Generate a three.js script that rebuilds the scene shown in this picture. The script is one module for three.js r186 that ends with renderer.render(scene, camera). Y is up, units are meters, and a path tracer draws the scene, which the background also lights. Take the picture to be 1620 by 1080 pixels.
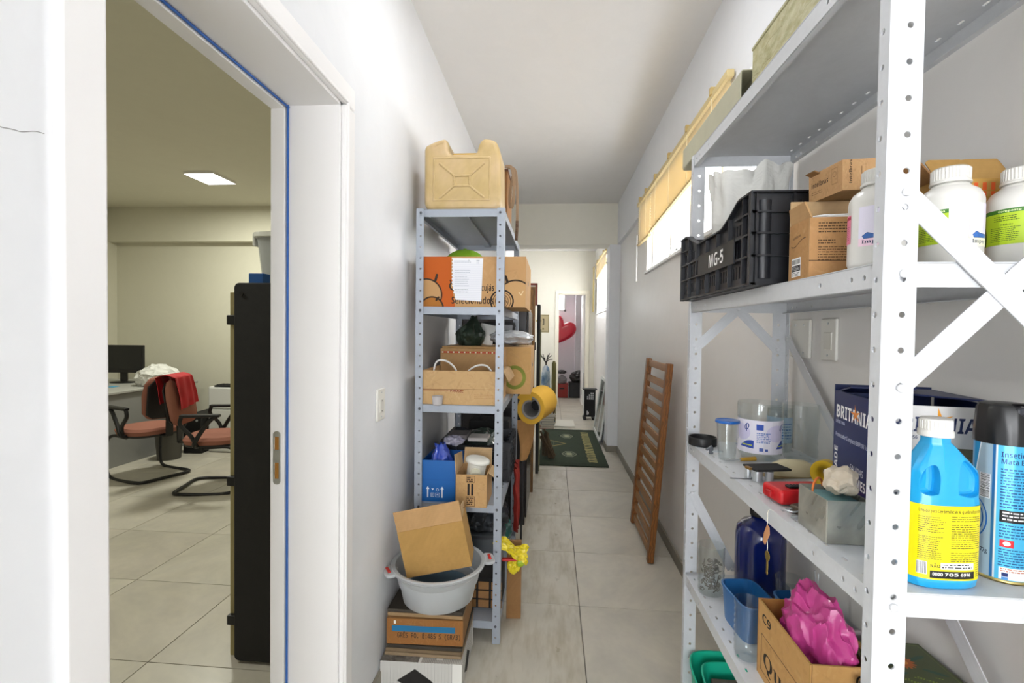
import * as THREE from 'three';
import { RoundedBoxGeometry } from 'three/addons/geometries/RoundedBoxGeometry.js';
import { mergeGeometries, mergeVertices, toCreasedNormals } from 'three/addons/utils/BufferGeometryUtils.js';
import { ImprovedNoise } from 'three/addons/math/ImprovedNoise.js';
import { RectAreaLightUniformsLib } from 'three/addons/lights/RectAreaLightUniformsLib.js';
import { Brush, Evaluator, SUBTRACTION } from 'three-bvh-csg';

// ---------- camera, sky, large lights, exposure ----------
const scene = new THREE.Scene();
const camera = new THREE.PerspectiveCamera(70.227, 1.5, 0.02, 60);
camera.position.set(0, 1.3856, 0);
camera.rotation.set(-0.0225, 0.083, 0.0127, 'YXZ');
scene.add(camera);
const renderer = new THREE.WebGLRenderer({ antialias: true });
renderer.toneMapping = THREE.LinearToneMapping;
renderer.toneMappingExposure = 1.24;
renderer.shadowMap.enabled = true;
RectAreaLightUniformsLib.init();
scene.background = new THREE.Color().setRGB(7.2, 7.4, 7.7);   // overcast daylight outside the windows
function area(name, x, y, z, tx, ty, tz, w, h, intensity, color) {
  const l = new THREE.RectAreaLight(color, intensity, w, h);
  l.name = name; l.position.set(x, y, z); scene.add(l); l.lookAt(tx, ty, tz); return l;
}
// daylight entering through the glazed door behind the photographer and through the windows
area('window_daylight', -0.06, 1.33, 1.86, -0.06, 1.33, 0, 1.08, 1.4, 5.4, new THREE.Color().setRGB(0.96, 0.98, 1));
area('window_daylight_side', 0.74, 2.0, -3.3, -0.6, 1.4, -3.3, 1.5, 0.22, 6, new THREE.Color().setRGB(1, 0.97, 0.9));
area('window_daylight_far', 0.74, 1.95, -7.6, -0.5, 1.2, -7.6, 1.7, 0.5, 2, new THREE.Color().setRGB(1, 0.96, 0.86));
area('window_daylight_end', -0.2, 1.8, -10.7, 0.3, 1.2, -9, 0.8, 0.8, 5, new THREE.Color().setRGB(1, 1, 1));

// ---------- helpers ----------
let seed = 7;
const rnd = () => { seed = (seed * 1664525 + 1013904223) >>> 0; return seed / 4294967296; };
const rr = (a, b) => a + (b - a) * rnd();
const perlin = new ImprovedNoise();
const noise = (x, y, z = 0) => perlin.noise(x, y, z);
const fbm = (x, y, z = 0, o = 4) => { let s = 0, a = 0.5; for (let i = 0; i < o; i++) { s += a * noise(x, y, z); x *= 2.03; y *= 2.03; z *= 2.03; a *= 0.5; } return s; };
const V = (x, y, z) => new THREE.Vector3(x, y, z);
const PI = Math.PI, D = PI / 180;

const used = {};
function numbered(n) { const k = used[n] = (used[n] ?? -1) + 1; return k ? n + '_' + String(k).padStart(3, '0') : n; }
function tag(o, label, category, group, kind) { if (label) o.userData.label = label; if (category) o.userData.category = category; if (group) o.userData.group = group; if (kind) o.userData.kind = kind; return o; }
function thing(name, label, category, [x, y, z] = [0, 0, 0], turn = 0, group) {
  const o = new THREE.Group(); o.name = numbered(name); scene.add(o); o.position.set(x, y, z); o.rotation.y = turn; return tag(o, label, category, group);
}
function mesh(name, geo, mat, parent, label) {
  const m = new THREE.Mesh(Array.isArray(geo) ? merge(geo) : geo, mat); m.name = name; parent.add(m); if (label) m.userData.label = label; return m;
}
function single(name, label, category, geo, mat, pos = [0, 0, 0], group) {
  const m = mesh(numbered(name), geo, mat, scene); m.position.set(...pos); return tag(m, label, category, group);
}
function struct(name, geo, mat, parent = scene, label) { const m = mesh(parent === scene ? numbered(name) : name, geo, mat, parent, label); if (parent === scene) m.userData.kind = 'structure'; return m; }
function merge(list) {
  const l = list.map((g) => { g = g.index ? g.toNonIndexed() : g; for (const k of Object.keys(g.attributes)) if (!['position', 'normal', 'uv'].includes(k)) g.deleteAttribute(k); g.clearGroups?.(); g.groups = []; return g; });
  return l.length === 1 ? l[0] : mergeGeometries(l);
}
function move(g, x, y, z, rx = 0, ry = 0, rz = 0) { if (rx) g.rotateX(rx); if (ry) g.rotateY(ry); if (rz) g.rotateZ(rz); return g.translate(x, y, z); }
const box = (w, h, d, x = 0, y = 0, z = 0, rx, ry, rz) => move(new THREE.BoxGeometry(w, h, d), x, y, z, rx, ry, rz);
const span = (x0, x1, y0, y1, z0, z1) => box(Math.abs(x1 - x0), Math.abs(y1 - y0), Math.abs(z1 - z0), (x0 + x1) / 2, (y0 + y1) / 2, (z0 + z1) / 2);
const rbox = (w, h, d, r, x = 0, y = 0, z = 0, rx, ry, rz, s = 2) => move(new RoundedBoxGeometry(w, h, d, s, Math.min(r, w / 2.01, h / 2.01, d / 2.01)), x, y, z, rx, ry, rz);
const cyl = (r0, r1, h, x = 0, y = 0, z = 0, rx, ry, rz, s = 24) => move(new THREE.CylinderGeometry(r0, r1, h, s), x, y, z, rx, ry, rz);
function tube(pts, r, seg = 32, rad = 8, closed = false) { return new THREE.TubeGeometry(new THREE.CatmullRomCurve3(pts.map((p) => (p.isVector3 ? p : V(...p))), closed, 'centripetal'), seg, r, rad, closed); }
function rod(a, b, r, s = 10) { const A = V(...a), B = V(...b), d = B.clone().sub(A), g = new THREE.CylinderGeometry(r, r, d.length(), s); g.applyQuaternion(new THREE.Quaternion().setFromUnitVectors(V(0, 1, 0), d.clone().normalize())); return g.translate((A.x + B.x) / 2, (A.y + B.y) / 2, (A.z + B.z) / 2); }
function bar(a, b, w, t, up = V(0, 1, 0)) { // flat bar from a to b: w wide, t thick, thickness along `up`-perpendicular normal
  const A = V(...a), B = V(...b), y = B.clone().sub(A), L = y.length(); y.normalize(); const z = up.clone().addScaledVector(y, -up.dot(y)).normalize(), x = y.clone().cross(z);
  return new THREE.BoxGeometry(w, L, t).applyMatrix4(new THREE.Matrix4().makeBasis(x, y, z)).translate((A.x + B.x) / 2, (A.y + B.y) / 2, (A.z + B.z) / 2);
}
const lathe = (pts, s = 40) => new THREE.LatheGeometry(pts.map(([r, y]) => new THREE.Vector2(r, y)), s);
function poly(pts) { const s = new THREE.Shape(); pts.forEach(([x, y], i) => (i ? s.lineTo(x, y) : s.moveTo(x, y))); s.closePath(); return s; }
function rrect(w, h, r, x = 0, y = 0, P = THREE.Shape) { const s = new P(), a = x - w / 2, b = y - h / 2; s.moveTo(a + r, b); s.lineTo(a + w - r, b); s.absarc(a + w - r, b + r, r, -PI / 2, 0); s.lineTo(a + w, b + h - r); s.absarc(a + w - r, b + h - r, r, 0, PI / 2); s.lineTo(a + r, b + h); s.absarc(a + r, b + h - r, r, PI / 2, PI); s.lineTo(a, b + r); s.absarc(a + r, b + r, r, PI, 1.5 * PI); return s; }
function ext(shape, depth, bevel = 0, seg = 2, curve = 12) { return new THREE.ExtrudeGeometry(shape, { depth: depth - 2 * bevel, bevelEnabled: bevel > 0, bevelThickness: bevel, bevelSize: bevel, bevelOffset: -bevel, bevelSegments: seg, curveSegments: curve }).translate(0, 0, bevel); }
function hole(x, y, r, n = 10) { const p = new THREE.Path(); for (let i = 0; i <= n; i++) { const a = -i / n * 2 * PI; i ? p.lineTo(x + r * Math.cos(a), y + r * Math.sin(a)) : p.moveTo(x + r, y); } return p; }
function slot(x, y, w, h) { const p = new THREE.Path(); p.moveTo(x - w / 2, y - h / 2); p.lineTo(x - w / 2, y + h / 2); p.lineTo(x + w / 2, y + h / 2); p.lineTo(x + w / 2, y - h / 2); p.closePath(); return p; }
// superellipse sections stacked in y: [y, rx, rz, n = 2, cx = 0, cz = 0]; uv = (angle, height)
function loft(secs, { seg = 48, t0 = 0, t1 = 2 * PI, cap = true } = {}) {
  const P = [], U = [], I = [], full = Math.abs(t1 - t0 - 2 * PI) < 1e-6, rows = secs.length;
  const y0 = secs[0][0], y1 = secs[rows - 1][0];
  for (const [y, rx, rz, n = 2, cx = 0, cz = 0] of secs) for (let i = 0; i <= seg; i++) {
    const t = t0 + (t1 - t0) * i / seg, c = Math.cos(t), s = Math.sin(t);
    P.push(cx + rx * Math.sign(c) * Math.pow(Math.abs(c), 2 / n), y, cz - rz * Math.sign(s) * Math.pow(Math.abs(s), 2 / n)); U.push(i / seg, (y - y0) / (y1 - y0 || 1));
  }
  for (let r = 0; r < rows - 1; r++) for (let i = 0; i < seg; i++) { const a = r * (seg + 1) + i, b = a + seg + 1; I.push(a, a + 1, b, a + 1, b + 1, b); }
  if (cap && full) for (const [r, up] of [[0, false], [rows - 1, true]]) {
    const [y, , , , cx = 0, cz = 0] = secs[r], c = P.length / 3; P.push(cx, y, cz); U.push(0.5, up ? 1 : 0);
    for (let i = 0; i < seg; i++) { const a = r * (seg + 1) + i; up ? I.push(a, a + 1, c) : I.push(a + 1, a, c); }
  }
  const g = new THREE.BufferGeometry(); g.setAttribute('position', new THREE.Float32BufferAttribute(P, 3)); g.setAttribute('uv', new THREE.Float32BufferAttribute(U, 2)); g.setIndex(I);
  return toCreasedNormals(g, 0.75);
}
// parametric sheet f(u, v) -> [x, y, z], closed with a thickness
function sheet(f, nu, nv, th = 0.002) {
  const P = [], U = [], I = [], N = [];
  for (let j = 0; j <= nv; j++) for (let i = 0; i <= nu; i++) { P.push(...f(i / nu, j / nv)); U.push(i / nu, j / nv); }
  const W = nu + 1;
  for (let j = 0; j < nv; j++) for (let i = 0; i < nu; i++) { const a = j * W + i; I.push(a, a + 1, a + W, a + 1, a + W + 1, a + W); }
  const g = new THREE.BufferGeometry(); g.setAttribute('position', new THREE.Float32BufferAttribute(P, 3)); g.setAttribute('uv', new THREE.Float32BufferAttribute(U, 2)); g.setIndex(I); g.computeVertexNormals();
  if (!th) return g;
  const n = g.attributes.normal.array, c = P.length / 3, Q = P.slice();
  for (let i = 0; i < P.length; i++) Q.push(P[i] - n[i] * th);
  const J = I.slice(); for (let k = 0; k < I.length; k += 3) J.push(I[k] + c, I[k + 2] + c, I[k + 1] + c);
  const edge = (a, b) => J.push(a, a + c, b, b, a + c, b + c);
  for (let i = 0; i < nu; i++) { edge(i, i + 1); edge(nv * W + i + 1, nv * W + i); } for (let j = 0; j < nv; j++) { edge((j + 1) * W, j * W); edge(j * W + nu, (j + 1) * W + nu); }
  const h = new THREE.BufferGeometry(); h.setAttribute('position', new THREE.Float32BufferAttribute(Q, 3)); h.setAttribute('uv', new THREE.Float32BufferAttribute(U.concat(U), 2)); h.setIndex(J); return toCreasedNormals(h, 0.9);
}
// crumpled closed bag from a sphere: radii, ridged folds
function crumple(rx, ry, rz, amp, freq, sd, det = 5, flat = 0) {
  let g = new THREE.IcosahedronGeometry(1, det * 5); g = mergeVertices(g.deleteAttribute('normal').deleteAttribute('uv') && g); const p = g.attributes.position, v = V(0, 0, 0);
  for (let i = 0; i < p.count; i++) {
    v.fromBufferAttribute(p, i); const n1 = noise(v.x * freq + sd, v.y * freq, v.z * freq - sd), n2 = noise(v.x * freq * 2.1 - sd, v.y * freq * 2.1 + sd, v.z * freq * 2.1), n3 = noise(v.x * 0.9 + sd * 3, v.y * 0.9, v.z * 0.9);
    const k = 1 + amp * ((1 - 2.2 * Math.abs(n1)) + 0.5 * (1 - 2.2 * Math.abs(n2)) + 0.8 * n3 - 0.7);
    let y = v.y * k; if (flat && y < -flat) y = -flat;
    p.setXYZ(i, v.x * k * rx, y * ry, v.z * k * rz);
  }
  g.computeBoundingBox(); const b = g.boundingBox; g.translate(0, -b.min.y, 0);
  const uv = new Float32Array(p.count * 2); for (let i = 0; i < p.count; i++) { uv[2 * i] = p.getX(i); uv[2 * i + 1] = p.getY(i); } g.setAttribute('uv', new THREE.BufferAttribute(uv, 2));
  return toCreasedNormals(g, 0.55);
}
// gathered plastic bag: sharp vertical folds, pinched towards the top
const tri = (x) => 2 * Math.abs(2 * (x - Math.floor(x + 0.5))) - 1;
function gathered(rx, rz, h, folds, sd, top = 0.25, lean = 0) {
  return sheet((u, v) => { const A = u * 2 * PI, c = Math.cos(A), s = Math.sin(A), n = noise(c * 1.4 + sd, v * 2.2, s * 1.4), n2 = noise(c * 3 + sd, v * 4.5 + 7, s * 3), body = 0.7 + 0.3 * Math.sin(Math.min(1, v * 2) * PI / 2), t = Math.max(0, (v - 0.4) / 0.6), taper = 1 - (1 - top) * t * t * (3 - 2 * t);
    const f = 1 + (0.05 + 0.2 * t) * tri(folds * u + 0.9 * v + 0.8 * n) + 0.16 * n + 0.1 * (0.4 - Math.abs(n2) * 1.6); return [c * rx * body * taper * f + lean * t, h * (v + 0.12 * n * v + 0.05 * n2 * v), s * rz * body * taper * f - lean * 0.5 * t]; }, 120, 46, 0.001);
}
// crumpled film: sharp facets
function film(rx, ry, rz, amp, sd, det = 9, fr = 1.9) {
  let g = new THREE.IcosahedronGeometry(1, det); g.deleteAttribute('normal'); g.deleteAttribute('uv'); g = mergeVertices(g); const p = g.attributes.position, v = V(0, 0, 0);
  for (let i = 0; i < p.count; i++) { v.fromBufferAttribute(p, i); const a = noise(v.x * fr + sd, v.y * fr + 3.1, v.z * fr), b = noise(v.x * fr * 2.3, v.y * fr * 2.3 + sd, v.z * fr * 2.3), k = 1 + amp * (1.3 * a + 0.55 * (0.5 - 1.6 * Math.abs(b)) + 0.05 * Math.sin(i * 12.9898 + sd)); p.setXYZ(i, v.x * k * rx, v.y * k * ry, v.z * k * rz); }
  g.computeBoundingBox(); g.translate(0, -g.boundingBox.min.y, 0); const uv = new Float32Array(p.count * 2); for (let i = 0; i < p.count; i++) { uv[2 * i] = p.getX(i); uv[2 * i + 1] = p.getY(i); } g.setAttribute('uv', new THREE.BufferAttribute(uv, 2)); return toCreasedNormals(g, 0.32);
}
function metres(g, k = 1, ou = 0, ov = 0) { // uv in metres from the dominant face axis
  g = g.index ? g.toNonIndexed() : g; if (!g.attributes.normal) g.computeVertexNormals(); const p = g.attributes.position, n = g.attributes.normal, uv = new Float32Array(p.count * 2);
  for (let i = 0; i < p.count; i++) { const ax = Math.abs(n.getX(i)), ay = Math.abs(n.getY(i)), az = Math.abs(n.getZ(i)), x = p.getX(i), y = p.getY(i), z = p.getZ(i); const [u, v] = ay >= ax && ay >= az ? [x, z] : ax >= az ? [z, y] : [x, y]; uv[2 * i] = u * k + ou; uv[2 * i + 1] = v * k + ov; }
  g.setAttribute('uv', new THREE.BufferAttribute(uv, 2)); return g;
}

// ---------- textures and materials ----------
function canvas(w, h, draw) {
  const c = document.createElement('canvas'); c.width = w; c.height = h; const x = c.getContext('2d'); draw(x, w, h);
  const t = new THREE.CanvasTexture(c); t.colorSpace = THREE.SRGBColorSpace; t.magFilter = THREE.LinearFilter; return t;
}
function data(n, f, srgb, rep = true) {
  const a = new Uint8Array(n * n * 4); for (let j = 0; j < n; j++) for (let i = 0; i < n; i++) { const c = f(i / n, j / n), k = (j * n + i) * 4; const q = Array.isArray(c) ? c : [c, c, c]; for (let e = 0; e < 3; e++) a[k + e] = Math.max(0, Math.min(255, q[e] * 255)); a[k + 3] = 255; }
  const t = new THREE.DataTexture(a, n, n); t.magFilter = THREE.LinearFilter; if (rep) t.wrapS = t.wrapT = THREE.RepeatWrapping; if (srgb) t.colorSpace = THREE.SRGBColorSpace; t.needsUpdate = true; return t;
}
const tileN = (u, v, f, o = 3, s = 0) => { // periodic noise on the unit square
  const a = u * 2 * PI, b = v * 2 * PI, r = f / (2 * PI); return fbm(Math.cos(a) * r + 11 + s, Math.sin(a) * r + Math.cos(b) * r * 0.7 + 5, Math.sin(b) * r + s * 1.7, o); };
const S = (color, roughness = 0.6, o = {}) => new THREE.MeshStandardMaterial({ color, roughness, ...o });
const PH = (color, roughness = 0.6, o = {}) => new THREE.MeshPhysicalMaterial({ color, roughness, ...o });
const bumpFine = data(256, (u, v) => 0.5 + 0.5 * tileN(u, v, 60, 3), false);
const wallTone = data(512, (u, v) => { const n = tileN(u, v, 5, 4), m = tileN(u, v, 26, 3, 9); const k = 0.985 + 0.014 * n + 0.01 * m; return [k, k, k]; }, true);
const T = { };
const paint = (c, o = {}) => S(c, 0.75, { map: wallTone, bumpMap: bumpFine, bumpScale: 0.0006, ...o });
T.wall = paint(0xe9eaec); T.wallSheen = paint(0xe9e6e2, { roughness: 0.42, bumpScale: 0.0004 }); T.wallWarm = paint(0xe8e4d6); T.office = paint(0xe0ddcc); T.lilac = paint(0xdad6da); T.ceil = paint(0xe9e6e2); T.officeCeil = paint(0xe0ddcc);
T.white = S(0xf0efee, 0.42); T.trimWhite = S(0xefedec, 0.45);
T.grey = S(0x8e8a80, 0.6); T.base = S(0x8d8779, 0.55, { map: wallTone });
const tileMap = data(512, (u, v) => { const n = tileN(u, v, 4, 5), m = tileN(u, v, 18, 4, 4), s = tileN(u, v, 70, 2, 2); const k = 0.93 + 0.09 * n + 0.06 * m + 0.03 * s; return [k, k * (0.995 - 0.01 * n), k * (0.975 - 0.02 * m)]; }, true);
const tileRough = data(256, (u, v) => 0.42 + 0.25 * tileN(u, v, 9, 4, 3), false);
T.tiles = [0xcfcac0, 0xcbc5bb, 0xd2cdc3].map((c) => S(c, 0.9, { map: tileMap, roughnessMap: tileRough }));
const stain = (s) => data(256, (u, v) => { const n = fbm(u * 7 + s, v * 1.6 + s * 2, 3, 4), m = fbm(u * 30, v * 6 + s, 1, 3), b = fbm(u * 3 + s, v * 3, 8, 5), w = Math.max(0, Math.min(1, (n + 0.5 * m + 0.12) * 1.5)) * 0.5, k = 0.95 + 0.08 * b; return [k * (1 - 0.28 * w), k * (1 - 0.33 * w), k * (0.975 - 0.42 * w)]; }, true);
T.stained = [1.3, 4.7, 8.2].map((s) => S(0xcbc5bb, 0.9, { map: stain(s), roughnessMap: tileRough }));
T.grout = S(0x6f6a62, 0.9);
const cardMap = data(512, (u, v) => { const f = tileN(u * 1, v, 6, 4), g = 0.5 * Math.sin(v * 2 * PI * 90 + f), s = tileN(u, v, 50, 2, 5); const k = 0.94 + 0.07 * f + 0.012 * g + 0.05 * s; return [k, k, k * (0.985 + 0.03 * f)]; }, true);
const card = (c) => S(c, 0.85, { map: cardMap });
T.card = card(0xc39a6a); T.cardLight = card(0xcfae83); T.cardDark = card(0x9a7044); T.cardYellow = card(0xbf9555); T.cardInner = card(0xb8966c);
const metalTone = data(256, (u, v) => { const k = 0.965 + 0.035 * tileN(u, v, 7, 4, 2) + 0.02 * tileN(u, v, 40, 2, 7); return [k, k, k]; }, true);
T.rackWhite = S(0xd3d5d8, 0.38, { map: metalTone }); T.rackGrey = S(0xa3aab4, 0.4, { map: metalTone, metalness: 0.1 }); T.rackShelf = S(0x9c9d9c, 0.22, { map: metalTone, metalness: 0.55 });
T.bolt = S(0xd4d4d2, 0.35, { metalness: 0.5 }); T.boltDark = S(0x5d5f63, 0.4, { metalness: 0.7 });
T.black = S(0x141416, 0.45); T.blackMat = S(0x191919, 0.8); T.blackGloss = S(0x0c0c0e, 0.2);
T.alu = S(0xc9cdd0, 0.35, { metalness: 0.7 }); T.steel = S(0xc4c2b8, 0.6, { metalness: 0.4, map: data(256, (u, v) => { const k = 0.82 + 0.22 * tileN(u, v, 5, 4, 6) + 0.1 * tileN(u, v, 22, 3, 1); return [k, k, k * 0.98]; }, true), roughnessMap: data(128, (u, v) => 0.55 + 0.4 * tileN(u, v, 8, 3, 5), false) });
T.glass = PH(0xffffff, 0.02, { transmission: 1, thickness: 0, ior: 1.45 });
T.clear = PH(0xf8fafa, 0.05, { transmission: 1, thickness: 0, ior: 1.42 });
T.frost = PH(0xeef0f0, 0.45, { transmission: 0.75, thickness: 0 });
const woodMap = data(512, (u, v) => { const n = tileN(u, v, 4, 4), g = Math.sin(2 * PI * (u * 14 + 1.5 * n)) * 0.5 + 0.5, f = tileN(u, v * 0.2, 60, 2, 3); const k = 0.72 + 0.2 * g + 0.1 * f + 0.08 * n; return [k, k * 0.97, k * 0.9]; }, true);
T.wood = S(0x9c5f2c, 0.5, { map: woodMap }); T.woodDark = S(0x71401d, 0.5, { map: woodMap });
T.cream = S(0xe3cf9f, 0.6);
const INK = '#2a2018';
// ---------- room shell ----------
const XL = -0.65, XLo = -0.82, XR = 0.765, H = 2.855, ZE = -9.0, ZB = 1.9, ZM = -5.66;
// floor: grout bed with single porcelain tiles on a 0.6 m grid
const floor = struct('floor', span(-5.7, 1.0, -0.12, -0.004, -11.2, 2.05), T.grout);
{
  const wornGeo = metres(rbox(0.5965, 0.012, 0.5965, 0.0015, 0, -0.006, 0, 0, 0, 0, 1), 1 / 0.6, 0.5, 0.5), geos = []; for (let k = 0; k < 4; k++) geos.push(metres(rbox(0.5965, 0.012, 0.5965, 0.0015, 0, -0.006, 0, 0, 0, 0, 1), 0.55, k * 0.37, k * 0.61));
  for (let i = -10; i <= 1; i++) for (let j = -11; j <= 11; j++) {
    const x = 0.155 + 0.6 * (i + 0.5), z = -4.843 + 0.6 * (j + 0.5);
    if (x < -5.5 || x > 1.1 || z < -11.2 || z > 2.2) continue; if (x < -1.0 && z < -5.9) continue;
    const worn = i === -1 && j >= 0 && j <= 6, t = mesh('tile', worn ? wornGeo : geos[Math.floor(rnd() * 4)], worn ? T.stained[j % 3] : T.tiles[Math.floor(rnd() * 3)], floor); t.position.set(x, 0, z); t.rotation.y = worn ? 0 : Math.floor(rnd() * 4) * PI / 2;
  }
}
struct('ceiling', metres(span(-5.7, 1.0, H, H + 0.15, -11.3, 2.05), 0.4), T.ceil);
// left wall with the office doorway
const DZ0 = -0.645, DZ1 = -1.448, DH = 2.075;
const wallLeft = struct('wall_left', metres(merge([span(XLo, XL, 0, H, ZB, DZ0), span(XLo, XL, DH, H, DZ0, DZ1), span(XLo, XL, 0, H, DZ1, ZE)]), 0.4), T.wall);
mesh('crack', tube([[-0.6498, 1.614, -0.49], [-0.6498, 1.617, -0.523], [-0.6498, 1.6195, -0.537], [-0.6498, 1.6205, -0.546], [-0.6498, 1.6275, -0.562], [-0.6498, 1.629, -0.573]], 0.0005, 30, 5), S(0x8d8a88, 0.9), wallLeft, 'hairline crack in the plaster');
// right wall with two high window bands
const W1 = { z0: -1.935, z1: -4.09, y0: 1.872, y1: 2.46 }, W2 = { z0: -6.7, z1: -8.62, y0: 1.69, y1: 2.5 };
{
  const g = [], x0 = XR, x1 = XR + 0.16;
  g.push(span(x0, x1, 0, H, ZB, W1.z0), span(x0, x1, 0, H, W1.z1, W2.z0), span(x0, x1, 0, H, W2.z1, ZE));
  for (const w of [W1, W2]) g.push(span(x0, x1, 0, w.y0, w.z0, w.z1), span(x0, x1, w.y1, H, w.z0, w.z1));
  struct('wall_right', metres(merge(g), 0.4), T.wallSheen);
}
struct('beam', metres(merge([span(0.728, XR, 2.385, H, ZB, ZM)]), 0.4), T.wall);            // shallow beam along the window wall
struct('beam', metres(merge([span(XL, XR, 2.385, H, ZM, ZM - 0.3)]), 0.4), T.wallWarm);
struct('pillar', metres(merge([span(0.645, XR, 0, 2.385, ZM, ZM - 0.3)]), 0.4), T.wall);
// end wall with the doorway to the last room
const FX0 = 0.1, FX1 = 0.615, FH = 2.075;
struct('wall_end', metres(merge([span(-0.82, FX0, 0, H, ZE, ZE - 0.14), span(FX1, XR + 0.16, 0, H, ZE, ZE - 0.14), span(FX0, FX1, FH, H, ZE, ZE - 0.14)]), 0.4), T.wallWarm);
// wall behind the photographer, with a large glazed door opening
struct('wall_back', metres(merge([span(-0.82, -0.62, 0, H, ZB, ZB + 0.14), span(-0.82, XR + 0.16, 2.08, H, ZB, ZB + 0.14), span(0.5, XR + 0.16, 0, 2.08, ZB, ZB + 0.14), span(-0.82, 0.5, 0, 0.6, ZB, ZB + 0.14)]), 0.4), T.wall);
// last room
struct('wall_last_back', metres(merge([span(-1.2, 0.125 - 0.62, 0, H, -10.8, -10.94), span(0.29, 1.2, 0, H, -10.8, -10.94), span(-0.5, 0.29, 0, 1.82, -10.8, -10.94), span(-0.5, 0.29, 2.6, H, -10.8, -10.94)]), 0.4), T.lilac);
struct('wall_last_side', metres(merge([span(1.0, 1.14, 0, H, ZE - 0.14, -10.94), span(0.49, 1.0, 0, H, -10.5, -10.8)]), 0.4), T.lilac);
struct('wall_last_left', metres(span(-1.2, -1.06, 0, H, ZE - 0.14, -10.94), 0.4), T.lilac);
struct('wall_last_front', metres(merge([span(-1.2, -0.82, 0, H, ZE, ZE - 0.14), span(XR + 0.16, 1.14, 0, H, ZE, ZE - 0.14)]), 0.4), T.lilac);
// office
struct('wall_office_back', metres(merge([span(-5.7, XLo, 0, H, -5.72, -5.86)]), 0.4), T.office);
struct('beam', metres(span(-5.5, XLo, 2.425, H, -5.6, -5.72), 0.4), T.office);
struct('wall_office_left', metres(span(-5.7, -5.5, 0, H, 1.5, -5.72), 0.4), T.office);
struct('wall_office_front', metres(span(-5.7, XLo, 0, H, 1.5, 1.64), 0.4), T.office);
struct('wall_office_lining', metres(merge([span(XLo - 0.004, XLo, 0, H, DZ1 - 0.08, -5.72), span(XLo - 0.004, XLo, 0, H, 1.5, DZ0 + 0.08), span(XLo - 0.004, XLo, DH + 0.08, H, DZ1 - 0.08, DZ0 + 0.08)]), 0.4), T.office);
struct('ceiling_office', metres(span(-5.5, XLo - 0.004, H - 0.012, H - 0.001, 1.5, -5.72), 0.4), T.officeCeil);
// baseboards
struct('baseboard_right', metres(merge([rbox(0.012, 0.07, 7.6, 0.002, XR - 0.006, 0.035, ZB - 3.8)]), 1), T.base);
struct('baseboard_pillar', metres(merge([rbox(0.132, 0.07, 0.012, 0.002, 0.699, 0.035, ZM + 0.006), rbox(0.012, 0.07, 0.32, 0.002, 0.639, 0.035, ZM - 0.148)]), 1), T.base);
struct('baseboard_left', metres(merge([rbox(0.012, 0.07, 7.3, 0.002, XL + 0.006, 0.035, DZ1 - 0.085 - 3.65)]), 1), T.base);
struct('baseboard_office', metres(merge([rbox(4.6, 0.07, 0.012, 0.002, -3.15, 0.035, -5.714), rbox(0.012, 0.07, 7.2, 0.002, -5.494, 0.035, -2.1)]), 1), T.base);

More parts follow.
